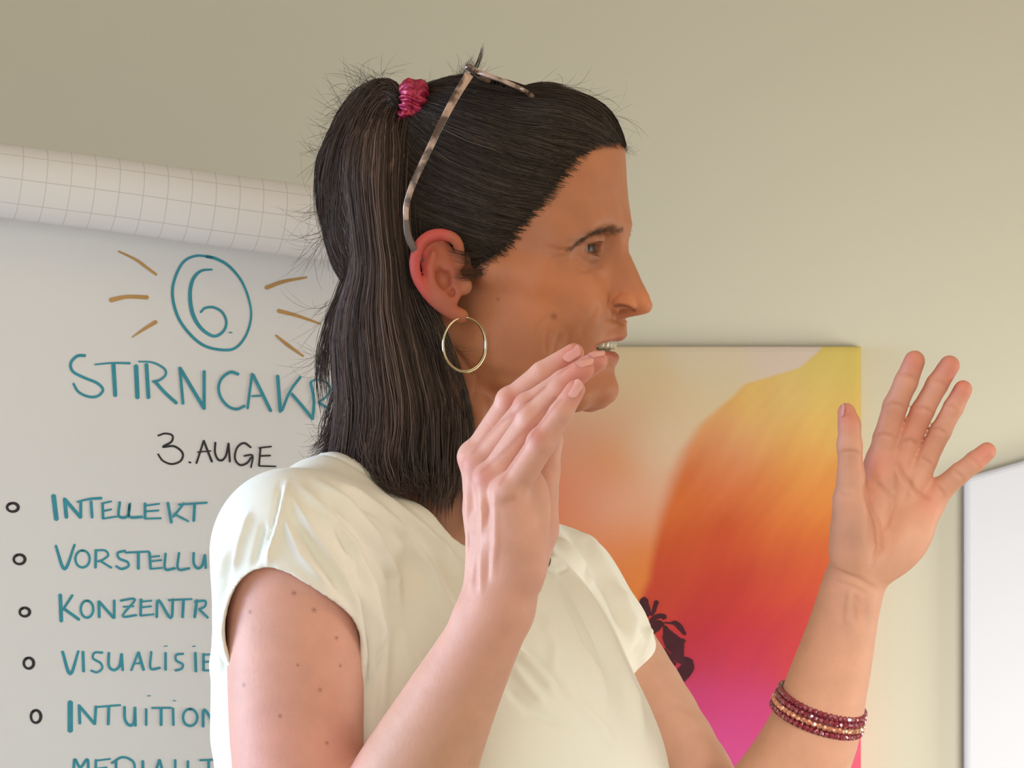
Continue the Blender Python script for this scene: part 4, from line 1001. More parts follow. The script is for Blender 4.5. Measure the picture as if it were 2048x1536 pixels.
# ------------------------------------------------------------------ hair
def poly_sd(P2, poly):
    poly = np.array(poly, float); n = len(poly)
    d = np.full(len(P2), 1e9); s = np.ones(len(P2))
    for i in range(n):
        a = poly[i]; b_ = poly[i-1]; e = b_-a; w_ = P2-a
        q = w_-np.outer(np.clip(w_@e/(e@e), 0, 1), e); d = np.minimum(d, (q*q).sum(1))
        c1 = P2[:, 1] >= a[1]; c2 = P2[:, 1] < b_[1]; c3 = e[0]*w_[:, 1] > e[1]*w_[:, 0]
        fl = (c1 & c2 & c3) | (~c1 & ~c2 & ~c3); s[fl] *= -1
    return s*np.sqrt(d)
hair_poly = [(125, 71), (103, 70), (92, 70.5), (84, 65), (75, 48), (66, 34), (57, 22), (45, 10), (37, -2), (27, -11), (17, -17), (12.5, -14), (11, -4), (6, 5), (-6, 11), (-17, 6), (-22, -6), (-22, -20), (-17, -34), (-10, -48), (-12, -75), (-40, -100), (-130, -100), (-130, 160), (125, 160)]
SKULL = Group([o for o in HEADOPS if o[0] == 'u'][:11])
cap_tops = Group([('u', El((4, 0, 31), (95, 75, 80)), 0), ('u', El((60, 0, 60), (42.5, 54, 43)), 14), ('u', El((-8, 0, 74), (46, 50, 40)), 12),
                  ('u', El((-30, 0, 78), (26, 22, 20)), 14), ('u', El((-52, 0, 20), (50, 66, 62)), 20)])
def cap_local(L):
    pd = poly_sd(L[:, [0, 2]], hair_poly)
    t = 0.15+5.2*sstep(0, 30, -pd)
    # soft ridges where the hair is combed back in locks
    ang = np.arctan2(L[:, 2]-80, L[:, 0]+50)
    t = t+0.6*np.sin(ang*46+np.sin(ang*17)*2)*sstep(4, 25, -pd)
    d = np.minimum(SKULL.f(L)-t, cap_tops.f(L)+2.5*sstep(-30, 0, pd)-0.5*np.sin(ang*46+np.sin(ang*17)*2))
    return smax(d, pd, 1.5)
def cap_f(P): return cap_local(head_l(P))
# outline of the hanging hair (photo px per height), near surface as an ellipse in depth
yL = np.array([(215, 735), (240, 712), (270, 690), (300, 680), (350, 676), (450, 690), (520, 698), (560, 692), (620, 672), (680, 662), (740, 664), (800, 668), (860, 662), (900, 655), (940, 650), (1010, 660)], float)
yR = np.array([(215, 800), (240, 815), (300, 832), (400, 825), (480, 830), (520, 838), (560, 846), (620, 866), (660, 884), (700, 900), (740, 910), (800, 928), (860, 936), (900, 930), (950, 926), (1010, 912)], float)
def hang_surface(py_, s, layer=1.0):
    l = np.interp(py_, yL[:, 0], yL[:, 1]); r = np.interp(py_, yR[:, 0], yR[:, 1])
    x = l+(r-l)*s
    yc = np.interp(py_, [215, 300, 600, 1000], [-6, -12, -14, -20]); dr = np.interp(py_, [215, 260, 330, 500, 700, 900, 1000], [16, 38, 56, 62, 60, 56, 50])
    sk = np.interp(py_, [300, 500, 1000], [0.15, 0.12, 0.0])
    Y = yc-dr*layer*np.sqrt(np.clip(1-((2*s-1))**2*0.92, 0.02, 1))-sk*dr*(s-0.5)
    return x, Y
# solid underlying mass
def mass_f(P):
    px_, py_ = proj(P)
    l = np.interp(py_, yL[:, 0], yL[:, 1])+9; r = np.interp(py_, yR[:, 0], yR[:, 1])-8
    bot = np.interp(px_, [640, 700, 760, 800, 850, 900, 930], [905, 925, 915, 935, 960, 978, 950])
    cx = (l+r)/2; hw = (r-l)/2/2.98
    yc = np.interp(py_, [215, 300, 600, 1000], [-6, -12, -14, -20]); dr = np.interp(py_, [215, 260, 330, 500, 700, 900, 1000], [16, 38, 56, 62, 60, 56, 50])-4
    X = (px_-cx)/2.98
    grv = 1.1*np.sin(px_*0.19+1.5*np.sin(py_*0.012))+0.9*np.sin(px_*0.083+py_*0.01)
    q = np.sqrt((X/hw)**2+((P[:, 1]-yc)/dr)**2)
    d = (q-1)*np.minimum(hw, dr)-grv*0.8
    d = smax(d, (py_-bot)/2.98, 6); d = smax(d, (np.interp(px_, [760, 800], [222, 262])-py_)/2.98, 8)
    return d
pony = Chain([(at(796, 208, -2), 8), (at(775, 200, -4), 10), (at(748, 210, -6), 13), (at(718, 250, -8), 15), (at(695, 305, -10), 14), (at(680, 370, -10), 11), (at(682, 440, -10), 8.5), (at(694, 500, -10), 5)], 4)
def hair_f(P):
    d = cap_f(P)
    d = smin(d, mass_f(P), 6); d = smin(d, pony.f(P)-0.8*np.sin(proj(P)[0]*0.2), 5)
    return d
gV, gQ = polygonize(hair_f, (-150, -110, -90), (120, 110, 215), VOX*1.3)
gV = smooth_verts(gV, gQ, 2)
m, nt, b = mat_new('hair')
b.inputs['Roughness'].default_value = 0.55; b.inputs['Specular IOR Level'].default_value = 0.28
ca = N(nt, 'ShaderNodeVertexColor', layer_name='col'); nt.links.new(ca.outputs[0], b.inputs['Base Color'])
HAIRM = m
def hair_col(P, var=0):
    px_, py_ = proj(P)
    t = sstep(860, 740, px_)*0.55+sstep(480, 640, py_)*sstep(960, 900, px_)*0.35
    t = np.clip(t, 0, 1)[:, None]
    c = np.array([0.050, 0.035, 0.026])*(1-t)+np.array([0.104, 0.068, 0.057])*t
    return c
HAIR = adopt(link('hair', mesh_np('hair', gV, gQ, colors=hair_col(gV)*0.7), HAIRM, label='dark brown half-up hair'), PERSON)

def tubes(name, S, rad, colr, parent, label=None, sides=3, tip=0.25):
    """S (n,m,3) strand points mm; rad (n,) radius mm"""
    S = np.asarray(S, float); n, m_, _ = S.shape
    d = np.gradient(S, axis=1); d /= np.maximum(np.linalg.norm(d, axis=2, keepdims=True), 1e-9)
    ref = np.where(np.abs(d[..., 1:2]) > 0.9, np.array([1.0, 0, 0]), np.array([0, 1.0, 0]))
    a = np.cross(d, ref); a /= np.maximum(np.linalg.norm(a, axis=2, keepdims=True), 1e-9); c = np.cross(d, a)
    tt = np.linspace(0, 1, m_); prof_ = np.minimum(1, (1-tt)*3+tip)*np.minimum(1, tt*6+0.5)
    R = rad[:, None]*prof_[None]
    rings = []
    for k in range(sides):
        th = 2*math.pi*k/sides
        rings.append(S+(a*math.cos(th)+c*math.sin(th))*R[..., None])
    V = np.stack(rings, 2).reshape(-1, 3)                        # n,m,sides
    base_ = (np.arange(n)[:, None, None]*m_+np.arange(m_-1)[None, :, None])*sides+np.arange(sides)[None, None, :]
    nxt = (np.arange(n)[:, None, None]*m_+np.arange(m_-1)[None, :, None])*sides+((np.arange(sides)+1) % sides)[None, None, :]
    F = np.stack([base_, nxt, nxt+sides, base_+sides], -1).reshape(-1, 4)
    C = np.repeat(np.repeat(colr[:, None, :], m_, 1).reshape(-1, 3), sides, 0)
    return adopt(link(name, mesh_np(name, V, F, colors=C), HAIRM, **({'label': label} if label else {})), parent)
def strand_colors(P0, spread=0.45):
    c = hair_col(P0); n = len(c)
    v = np.exp(rng.normal(0, spread, n))[:, None]
    return np.clip(c*v, 0, 0.4)

# combed strands over the cap, running back to the hair tie
TIE = np.array([-37.0, -16, 93.0])
capL = head_l(gV); capN = vnormals(gV, gQ)
pd_ = poly_sd(capL[:, [0, 2]], hair_poly)
ok = (np.abs(cap_local(capL)) < 1.5) & (capL[:, 0] > -52) & (pd_ < 1.0) & (capL[:, 1] < 60) & (capL[:, 2] > -30)
cand = np.flatnonzero(ok)
wgt = np.where(pd_[cand] > -9, 3.2, 1.0); wgt /= wgt.sum()
pick = rng.choice(cand, 5200, p=wgt)
Pn = capL[pick]+rng.normal(0, 0.5, (len(pick), 3))
skp = poly_sd(L_[:, [0, 2]], hair_poly)
sk_i = np.flatnonzero((skp > -1) & (skp < 6) & onhead & (L_[:, 1] < 50) & (L_[:, 2] > -14) & (L_[:, 0] > 20) & (np.abs(L_[:, 1]) < 73))
wk = np.exp(-np.clip(skp[sk_i], 0, 9)/2.6); wk /= wk.sum()
Pn = np.concatenate([Pn, L_[rng.choice(sk_i, 1300, p=wk)]]); pick = np.arange(len(Pn))
NS = 15
lift = np.abs(rng.normal(0.5, 0.5, len(pick)))+0.1
path = []
wob = rng.normal(0, 1, (len(pick), 3)); ph = rng.uniform(0, 6.28, len(pick))
stepl = np.clip(np.linalg.norm(TIE-Pn, axis=1)*rng.uniform(0.45, 1.0, len(pick)), 12, 140)/(NS-1)
def capg(P): return grad(cap_top_smooth, P, 0.8)
def cap_top_smooth(L): return np.minimum(SKULL.f(L)-(0.3+5.2*sstep(0, 30, -poly_sd(L[:, [0, 2]], hair_poly))), cap_tops.f(L)+2.5*sstep(-30, 0, poly_sd(L[:, [0, 2]], hair_poly)))
for k in range(NS):
    g = capg(Pn)
    dist = cap_top_smooth(Pn)
    Pn = Pn-g*((np.clip(dist, -6, 6)-lift)*0.9)[:, None]
    path.append(Pn.copy())
    dv = TIE-Pn; dl = np.linalg.norm(dv, axis=1, keepdims=True)
    # comb curve: hair runs back first, then rises to the tie
    dv = dv/np.maximum(dl, 1e-6)+np.array([-0.35, 0, -0.28])*np.clip(dl/90, 0, 1)+wob*0.05+0.05*np.sin(ph+k*0.5)[:, None]*np.array([0, 0, 1.0])
    dv = dv-g*(dv*g).sum(1, keepdims=True); dv /= np.maximum(np.linalg.norm(dv, axis=1, keepdims=True), 1e-6)
    Pn = Pn+dv*np.minimum(stepl, dl[:, 0]*0.5+0.01)[:, None]
path = np.stack(path, 1)                                         # n,m,3 local
keep_ = poly_sd(path.reshape(-1, 3)[:, [0, 2]], hair_poly).reshape(path.shape[:2]).max(1) < 6.2
path = path[keep_]; W = HO+path.reshape(-1, 3)@HR; W = W.reshape(path.shape)
tubes('combed_hair', W, np.where(np.arange(len(W)) < 5200, rng.uniform(0.13, 0.30, len(W)), rng.uniform(0.06, 0.13, len(W))), strand_colors(W[:, 0]), PERSON, 'dark hair combed back to the tie')

# strands laid over the ponytail and the back of the head
gpx, gpy = proj(gV)
cd = np.flatnonzero((gpx < 805) & (gpy < 560) & (capN[:, 1] < 0.5) & ~((gpx > 785) & (gpy < 260)))
Pn = gV[rng.choice(cd, 3000)]; TW = at(800, 205, -4); path = []; liftv = np.abs(rng.normal(0.3, 0.5, len(Pn)))
stp = rng.uniform(3.5, 8.0, len(Pn))[:, None]; ph = rng.uniform(0, 6.28, len(Pn))
for k in range(14):
    g = grad(hair_f, Pn, 0.8); dd = np.clip(hair_f(Pn), -5, 5)
    Pn = Pn-g*((dd-liftv)*0.9)[:, None]; path.append(Pn.copy())
    rad_ = Pn-TW; rl = np.linalg.norm(rad_, axis=1, keepdims=True); wd_ = np.clip(rl/60, 0, 1)
    dv = rad_/np.maximum(rl, 1)*(1-wd_)+np.array([0, 0, -1.0])*wd_*1.2+0.06*np.sin(ph+k*0.6)[:, None]*np.array([1.0, 0, 0])
    dv = dv-g*(dv*g).sum(1, keepdims=True); dv /= np.maximum(np.linalg.norm(dv, axis=1, keepdims=True), 1e-6); Pn = Pn+dv*stp
S = np.stack(path, 1); tubes('ponytail', S, rng.uniform(0.13, 0.3, len(S)), strand_colors(S[:, 6], 0.5), PERSON)
# hanging strands
n = 6500; m_ = 20
s = rng.beta(0.95, 0.95, n); clump = np.round(s*26)/26+0.006*np.sin(s*90)
layer = 1+rng.normal(0.02, 0.035, n)
y0 = 232+rng.uniform(0, 1, n)**1.5*240; y0 = np.where(rng.random(n) < 0.25, rng.uniform(400, 700, n), y0)
yend = np.interp(s, [0, 0.12, 0.3, 0.45, 0.6, 0.75, 0.95, 1], [935, 945, 940, 948, 965, 992, 1000, 960])+rng.normal(-12, 22, n)
tt = np.linspace(0, 1, m_)[None]
yy = y0[:, None]+(yend-y0)[:, None]*tt
cl = tt**2*0.55
ss = s[:, None]*(1-cl)+clump[:, None]*cl
phs = rng.uniform(0, 6.28, n)[:, None]; lockph = np.floor(s*26)[:, None]*1.7
ss = ss+0.010*np.sin(yy*0.016+lockph)+0.006*np.sin(yy*0.03+phs)
fl = rng.random(n) < 0.03
ss = ss+np.where(fl, rng.normal(0, 0.03, n), 0)[:, None]*tt
x, Y = hang_surface(yy, np.clip(ss, 0, 1), layer[:, None])
x = x+(ss-np.clip(ss, 0, 1))*240
Y = Y-1.2*np.abs(np.sin(ss*26*math.pi))
scl = (CAMD+Y)/FPX
S = np.stack([(x-1024)*scl, Y, (768-yy)*scl], -1)
lockv = np.exp(rng.normal(0, 0.35, 40))[np.floor(np.clip(s, 0, 1)*38).astype(int)][:, None]
tubes('hanging_hair', S, rng.uniform(0.16, 0.36, n), np.clip(strand_colors(S[:, 8], 0.45)*lockv*1.1, 0, 0.4), PERSON, 'dark brown hair hanging to the shoulder')
# far half, so the hair is full from the other side
n = 900
s = rng.uniform(0, 1, n); y0 = rng.uniform(240, 420, n); yend = rng.uniform(900, 980, n); yy = y0[:, None]+(yend-y0)[:, None]*tt
x, Y = hang_surface(yy, s[:, None]+0.01*np.sin(yy*0.02+s[:, None]*30), 1.0); Y = -28-Y; scl = (CAMD+Y)/FPX
S = np.stack([(x-1024)*scl, Y, (768-yy)*scl], -1)
tubes('hanging_hair', S, rng.uniform(0.3, 0.6, n), strand_colors(S[:, 8], 0.4), PERSON, 'hair hanging on the far side')

# guided locks: (points px,py,Y), spread mm start/end, count
def lock(guide, sp0, sp1, cnt, m_=16, curl=1.5, rad=(0.12, 0.26)):
    G = np.array([at(*g) for g in guide]); k = np.linspace(0, len(G)-1, m_)
    # smooth interpolation
    P = np.concatenate([[2*G[0]-G[1]], G, [2*G[-1]-G[-2]]]); out = []
    for t in k:
        i = min(int(t), len(G)-2); u = t-i; p0, p1, p2, p3 = P[i:i+4]
        out.append(0.5*((2*p1)+(-p0+p2)*u+(2*p0-5*p1+4*p2-p3)*u*u+(-p0+3*p1-3*p2+p3)*u**3))
    out = np.array(out)
    off = rng.normal(0, 1, (cnt, 3)); off /= np.maximum(1, np.linalg.norm(off, axis=1, keepdims=True)/1.6)
    sp = np.linspace(sp0, sp1, m_)
    S = out[None]+off[:, None]*sp[None, :, None]
    ph = rng.uniform(0, 6.28, (cnt, 1)); t = np.linspace(0, 1, m_)[None]
    amp = curl*t**1.3
    S[..., 0] += amp*np.sin(ph+t*7); S[..., 2] += amp*0.6*np.cos(ph*1.7+t*6)
    cutl = rng.uniform(0.75, 1.0, cnt)                           # uneven lengths
    idx = cutl[:, None]*np.linspace(0, 1, m_)[None]*(m_-1); i0 = np.minimum(idx.astype(int), m_-2); fr = (idx-i0)[..., None]
    ar = np.arange(cnt)[:, None]
    return S[ar, i0]*(1-fr)+S[ar, i0+1]*fr, rng.uniform(rad[0], rad[1], cnt)
LK = []
# ponytail fountain falling to the left
PT = [([(794, 200, -22), (778, 180, -12), (752, 185, -14), (725, 222, -16), (700, 270, -18), (684, 330, -18), (678, 400, -16), (690, 470, -14)], 4, 9, 420),
      ([(794, 206, -28), (775, 200, -18), (745, 220, -22), (720, 280, -26), (712, 360, -28), (716, 450, -28), (730, 540, -28), (742, 640, -30)], 4, 10, 420),
      ([(794, 212, -30), (785, 215, -24), (765, 250, -30), (755, 330, -38), (756, 430, -44), (764, 540, -48), (775, 650, -52)], 4, 11, 420),
      ([(794, 198, -18), (770, 172, -6), (735, 188, -6), (698, 235, -8), (668, 290, -8), (655, 350, -8), (656, 420, -8), (676, 490, -8)], 3, 6, 300),
      ([(800, 204, 8), (765, 178, 12), (725, 200, 16), (690, 260, 18), (675, 340, 18), (685, 440, 16), (700, 560, 12)], 4, 9, 260),
      ([(690, 260, -14), (658, 300, -14), (646, 350, -12), (650, 420, -10), (664, 470, -10), (688, 520, -12)], 4, 3, 220),
      ([(812, 225, -20), (810, 260, -34), (800, 340, -50), (796, 440, -58), (800, 560, -64)], 4, 12, 300)]
for g, a, c, k in PT: LK.append(lock(g, a, c, k, 18, 1.0))
# locks at the left silhouette and the tips on the shoulder
LL = [([(700, 540, -20), (682, 590, -20), (664, 640, -20), (652, 700, -18), (650, 760, -18), (662, 830, -18)], 3, 4, 60), ([(690, 560, -10), (664, 630, -8), (646, 700, -6), (640, 770, -6), (652, 840, -6)], 2, 3, 26),
      ([(700, 700, -24), (690, 760, -24), (675, 820, -22), (660, 870, -20), (635, 900, -16), (612, 905, -12)], 4, 3, 50), ([(700, 760, -24), (680, 840, -22), (668, 890, -20), (655, 930, -18), (640, 950, -16)], 4, 4, 90),
      ([(720, 800, -40), (700, 870, -42), (690, 910, -40), (668, 938, -36), (645, 948, -30)], 5, 4, 110), ([(690, 740, -20), (668, 800, -16), (652, 850, -12), (648, 900, -10)], 2.5, 3, 30),
      ([(760, 860, -70), (750, 920, -74), (765, 965, -78), (800, 985, -80), (830, 968, -82)], 5, 1.2, 60), ([(735, 850, -62), (738, 910, -68), (752, 950, -74)], 6, 3, 110),
      ([(790, 860, -70), (782, 920, -76), (790, 960, -80), (800, 978, -82)], 6, 3, 120), ([(830, 850, -74), (828, 920, -80), (835, 960, -82), (850, 975, -82)], 7, 4, 140),
      ([(880, 840, -74), (880, 910, -80), (880, 965, -80), (868, 1000, -76)], 8, 5, 220), ([(910, 820, -70), (916, 890, -74), (912, 950, -74), (896, 1000, -72)], 6, 4, 200),
      ([(905, 720, -70), (925, 780, -70), (938, 850, -68), (934, 920, -64)], 1.5, 1.5, 40), ([(880, 650, -72), (905, 710, -72), (930, 790, -70), (940, 870, -66), (932, 940, -62)], 2.0, 1.0, 30),
      ([(842, 560, -64), (860, 620, -69), (884, 680, -74), (905, 740, -72), (918, 800, -70)], 3, 3, 160), ([(828, 500, -62), (838, 580, -66), (864, 650, -72), (886, 720, -74)], 4, 5, 160)]
for g, a, c, k in LL: LK.append(lock(g, a, c, k, 16, 2.2))
SS = []; RR = []
for S_, R_ in LK:
    # resample to a common length
    k = np.linspace(0, S_.shape[1]-1, 16); i0 = np.minimum(k.astype(int), S_.shape[1]-2); fr = (k-i0)[None, :, None]
    SS.append(S_[:, i0]*(1-fr)+S_[:, i0+1]*fr); RR.append(R_)
SS = np.concatenate(SS); RR = np.concatenate(RR)
tubes('ponytail', SS, RR*1.15, strand_colors(SS[:, 8], 0.5), PERSON, 'half ponytail falling behind the head')
# temple hair feathering over the skin and the ear
FE = []
for g, a, c, k in [([(1018, 500, -66), (985, 528, -72), (950, 536, -78), (915, 535, -84)], 2.5, 3, 40), ([(1000, 520, -68), (965, 545, -75), (935, 552, -80), (905, 548, -85)], 2.0, 2, 26), ([(990, 500, -72), (950, 515, -79), (920, 512, -84), (895, 505, -87)], 2.5, 3, 34),
                   ([(1105, 390, -52), (1070, 428, -62), (1030, 462, -70), (985, 478, -76), (940, 480, -78)], 3, 4, 60), ([(1130, 352, -46), (1095, 392, -56), (1050, 430, -66), (1000, 445, -73)], 3, 4, 60),
                   ([(1180, 306, -34), (1140, 322, -44), (1095, 352, -58), (1040, 372, -70)], 2.5, 4, 60), ([(1240, 304, -12), (1200, 298, -30), (1150, 305, -46), (1090, 315, -62)], 2.5, 4, 70)]:
    FE.append(lock(g, a, c, k, 16, 0.8, (0.07, 0.14)))
# flyaways
def flies(base, dirs, cnt, length, curl, rad=(0.05, 0.11)):
    out = []
    m_ = 16
    for _ in range(cnt):
        bx, by, bY = base[rng.integers(len(base))]
        p = at(bx+rng.normal(0, 8), by+rng.normal(0, 5), bY+rng.normal(0, 8)); d = unit(np.array(dirs[rng.integers(len(dirs))], float)+rng.normal(0, 0.35, 3))
        bend = rng.normal(0, 1, 3)*curl; L = length*rng.uniform(0.4, 1.2)/m_; pts = [p]
        for k in range(m_-1):
            d = unit(d+bend/m_+np.array([0, 0, -0.04])); p = p+d*L; pts.append(p)
        out.append(pts)
    out = np.array(out); return out, rng.uniform(rad[0], rad[1], len(out))
FE.append(flies([(745, 175, -5), (725, 195, -5), (700, 225, -8), (770, 175, 0)], [(-1, 0, 0.5), (-0.8, 0, 0.1), (-1, 0, 0.9), (-0.6, 0, 1)], 190, 32, 2.8, (0.06, 0.13)))
FE.append(flies([(680, 270, -8), (660, 310, -8), (700, 240, -8)], [(-1, 0, 0.2), (-1, 0, -0.4), (-0.7, 0, -1)], 150, 28, 2.4, (0.06, 0.12)))
FE.append(flies([(650, 400, -8), (655, 460, -10), (670, 600, -12), (655, 700, -14)], [(-0.6, 0, -1), (-0.2, 0, -1)], 150, 44, 2.0, (0.06, 0.12)))
FE.append(flies([(870, 200, 0), (900, 180, 0), (925, 165, 0), (945, 158, 0)], [(0.6, 0, 1), (0.2, 0, 1), (1, 0, 0.8)], 150, 20, 2.2, (0.05, 0.12)))
FE.append(flies([(842, 182, 0)], [(0.4, 0, 1)], 10, 14, 0.8))
FE.append(flies([(1080, 172, 0), (1130, 180, 0), (1170, 200, 0), (1210, 235, 0)], [(1, 0, 0.3), (1, 0, 0), (1, 0, -0.3)], 60, 30, 0.8))
FE.append(flies([(1250, 300, 0), (1245, 285, 0)], [(1, 0, 0.5), (0.8, 0, -0.6), (0.3, 0, -1)], 26, 9, 1.5))
FE.append(flies([(650, 930, -20), (660, 900, -18), (655, 860, -16)], [(-1, 0, -0.3), (-0.6, 0, -1), (-0.2, 0, -1)], 130, 22, 2.8, (0.06, 0.13)))
FE.append(flies([(905, 690, -72), (920, 700, -72)], [(0.4, 0, -1), (0.8, 0, -0.8)], 8, 24, 1.4))
S_, R_ = zip(*FE); S_ = np.concatenate(S_); R_ = np.concatenate(R_)
tubes('flyaway_hair', S_, R_, np.tile(np.array([0.05, 0.033, 0.024]), (len(S_), 1))*np.exp(rng.normal(0, 0.3, len(S_)))[:, None], PERSON, 'loose flyaway hairs')
S2, R2 = zip(lock([(940, 158, 2), (952, 135, 2), (962, 110, 2), (966, 86, 2)], 1.2, 0.3, 16, 10, 0.6, (0.12, 0.2)), lock([(905, 178, 2), (925, 150, 2), (940, 128, 2), (950, 112, 2)], 2.0, 1.5, 20, 10, 1.5, (0.06, 0.12)), lock([(842, 185, 0), (846, 170, 0), (852, 158, 0)], 0.8, 0.2, 10, 10, 0.3))
S2 = np.concatenate(S2); R2 = np.concatenate(R2); tubes('upright_wisp', S2, R2, strand_colors(S2[:, 0], 0.2)*1.3, PERSON, 'wisp of hair standing up at the crown')
S2, R2 = zip(lock([(1035, 188, -20), (1060, 174, -20), (1100, 172, -22), (1140, 184, -22), (1180, 205, -20)], 1.2, 2.0, 70, 16, 0.6), lock([(1030, 195, -30), (1070, 190, -32), (1120, 196, -34), (1165, 215, -34)], 2, 2.5, 60, 16, 0.6))
S2 = np.concatenate([q for q in S2]); R2 = np.concatenate(R2); tubes('front_lock', S2, R2, strand_colors(S2[:, 8], 0.4)*1.1, PERSON, 'loose lock over the forehead hair')

# surface lookup: nearest camera-facing skin vertex at a photo pixel
bpx, bpy_ = proj(bV)
def skin_at(x, y, r=4.0, extra=None):
    mk = (np.abs(bpx-x) < r) & (np.abs(bpy_-y) < r) & (bN[:, 1] < -0.05)
    if extra is not None: mk &= extra
    i = np.flatnonzero(mk)
    if not len(i): return at(x, y, 0), np.array([0, -1.0, 0])
    ym = bV[i, 1].min(); i = i[bV[i, 1] < ym+4]
    return bV[i].mean(0), unit(bN[i].mean(0))
# eyebrow and lashes
onface = (L_[:, 2] > -118) & (bV[:, 1] > -120)
Bs = []
browp = np.array([(1246, 466), (1234, 457), (1218, 456), (1200, 462), (1182, 470), (1165, 480), (1150, 489), (1138, 496)], float)
for k in range(330):
    t = rng.uniform(0, 1)**0.9*(len(browp)-1.001); i = int(t); p = browp[i]+(browp[i+1]-browp[i])*(t-i)
    wv = np.interp(t, [0, 1, 3, 5, 7], [5, 9, 7, 4, 1.5]); p = p+np.array([rng.normal(0, 3), rng.normal(0, wv*0.6)])
    if t > 3.5 and rng.random() < (t-3.5)*0.22: continue
    P0, N0 = skin_at(p[0], p[1], 4, onface)
    dr_ = unit(at(p[0]-14, p[1]+np.interp(t, [0, 2, 7], [-10, 1, 8])+rng.normal(0, 2), 0)-at(p[0], p[1], 0)); dr_ = unit(dr_-N0*(dr_@N0))
    L0 = rng.uniform(3.0, 5.5); q = np.linspace(0, 1, 5)[:, None]
    Bs.append(P0-N0*0.2+dr_*L0*q+N0*(0.9*np.sin(q*2.2))+(at(0, 0, 0)*0))
Bs = np.array(Bs); tubes('eyebrow', Bs, rng.uniform(0.05, 0.11, len(Bs)), np.tile([0.07, 0.045, 0.028], (len(Bs), 1)), PERSON, 'dark brown eyebrow')
Bs = []
for k in range(90):     # far eyebrow, peeking past the brow ridge
    l0 = head_w((98+rng.normal(0, 0.8), rng.uniform(10, 22), 11+rng.normal(0, 1.6)))
    Bs.append(l0+np.linspace(0, 1, 5)[:, None]*(HR[0]*rng.uniform(0.5, 2.5)+HR[1]*rng.uniform(0, 3)+np.array([0, 0, rng.uniform(0, 2)])))
Bs = np.array(Bs); tubes('eyebrow', Bs, rng.uniform(0.08, 0.15, len(Bs)), np.tile([0.035, 0.022, 0.014], (len(Bs), 1)), PERSON, 'far eyebrow tip')
for s in (-1, 1):
    Ls = []
    for t in np.linspace(-0.35, 1, 30):
        a_ = np.array([90.0-5.5*t*t, (31+13*t)*s, 3.2-2.4*t*t]); q = np.linspace(0, 1, 5)[:, None]
        Ls.append(HO+(a_+q*np.array([3.2+rng.normal(0, .4), (2+3*t)*s, 0.2])+np.array([0, 0, 1.0])*(q**2*1.2-q*1.0))@HR)
    for t in np.linspace(-0.2, 0.8, 14):
        a_ = np.array([87.8-5*t*t, (31+13*t)*s, -4.8+1.6*t*t]); q = np.linspace(0, 1, 5)[:, None]
        Ls.append(HO+(a_+q*np.array([3.0, (1+2*t)*s, -0.6])-np.array([0, 0, 1.0])*(q**2*0.8))@HR)
    Ls = np.array(Ls); tubes('eyelashes', Ls, np.full(len(Ls), 0.07), np.tile([0.03, 0.02, 0.015], (len(Ls), 1)), PERSON)
# ------------------------------------------------------------------ eyes, teeth, nails
m, nt, b = mat_new('eye')
ca = N(nt, 'ShaderNodeVertexColor', layer_name='col'); nt.links.new(ca.outputs[0], b.inputs['Base Color']); b.inputs['Roughness'].default_value = 0.3; b.inputs['Specular IOR Level'].default_value = 0.22
EYEM = m
def sphere_grid(nu, nv):
    V, F = [], []
    for i in range(nv+1):
        th = math.pi*i/nv
        for j in range(nu):
            ph = 2*math.pi*j/nu; V.append((math.cos(th), math.sin(th)*math.cos(ph), math.sin(th)*math.sin(ph)))
    for i in range(nv):
        for j in range(nu): F.append((i*nu+j, i*nu+(j+1) % nu, (i+1)*nu+(j+1) % nu, (i+1)*nu+j))
    return np.array(V), np.array(F)
SV, SF = sphere_grid(40, 60)
for s in (-1, 1):
    gaze = unit((0.97, -0.16*1, -0.03)); R = rot_from(gaze, (0, 1, 0))
    ang = np.degrees(np.arccos(np.clip(SV[:, 0], -1, 1)))
    r_ = np.where(ang < 30, 12.35+0.55*np.cos(np.radians(ang*3)), 12.35)
    C = np.where((ang < 9)[:, None], lin((12, 9, 8)), np.where((ang < 28)[:, None], lin((84, 54, 36))*(0.7+0.5*np.sin(np.arctan2(SV[:, 2], SV[:, 1])*23)[:, None]**2), lin((150, 136, 124))))
    C = np.where(((ang > 25) & (ang < 29))[:, None], lin((40, 26, 20)), C)
    Lc = SV*r_[:, None]@R+np.array([75.5, 31.5*s, 0.5])
    adopt(link('eyeball', mesh_np('eyeball', HO+Lc@HR, SF, colors=C), EYEM), PERSON)
tooth_m = mat_plain('tooth_enamel', tuple(lin((176, 164, 134))), rough=0.2, coat=0.3)
def small_el(name, c, r, R, mat, parent, local=True, pw=2.6, **props):
    V = np.sign(SVs)*np.abs(SVs)**(2/pw)*np.array(r)
    V = V@np.array(R)+np.array(c)
    if local: V = HO+V@HR
    return adopt(link(name, mesh_np(name, V, SFs), mat, **props), parent)
SVs, SFs = sphere_grid(10, 8)
for up_, cnt in ((1, 9), (-1, 7)):
    for k in range(cnt):
        t = (k-(cnt-1)/2)*0.165*(1.25 if up_ < 0 else 1.3)
        rx, ry = (26, 21) if up_ > 0 else (24, 19)
        c = (66.5+rx*math.cos(t)-(2.0 if up_ < 0 else 0), ry*math.sin(t)*1.15, -62.0 if up_ > 0 else -69.5)
        dirn = unit((math.cos(t)*ry, math.sin(t)*rx, 0)); R = np.array([dirn, (-dirn[1], dirn[0], 0), (0, 0, 1)])
        small_el('tooth', c, (2.4, 4.0 if up_ > 0 else 3.0, 4.6 if up_ > 0 else 4.4), R, tooth_m, PERSON)
nail_m = mat_plain('fingernail', tuple(lin((226, 160, 148))), rough=0.28, coat=0.25)
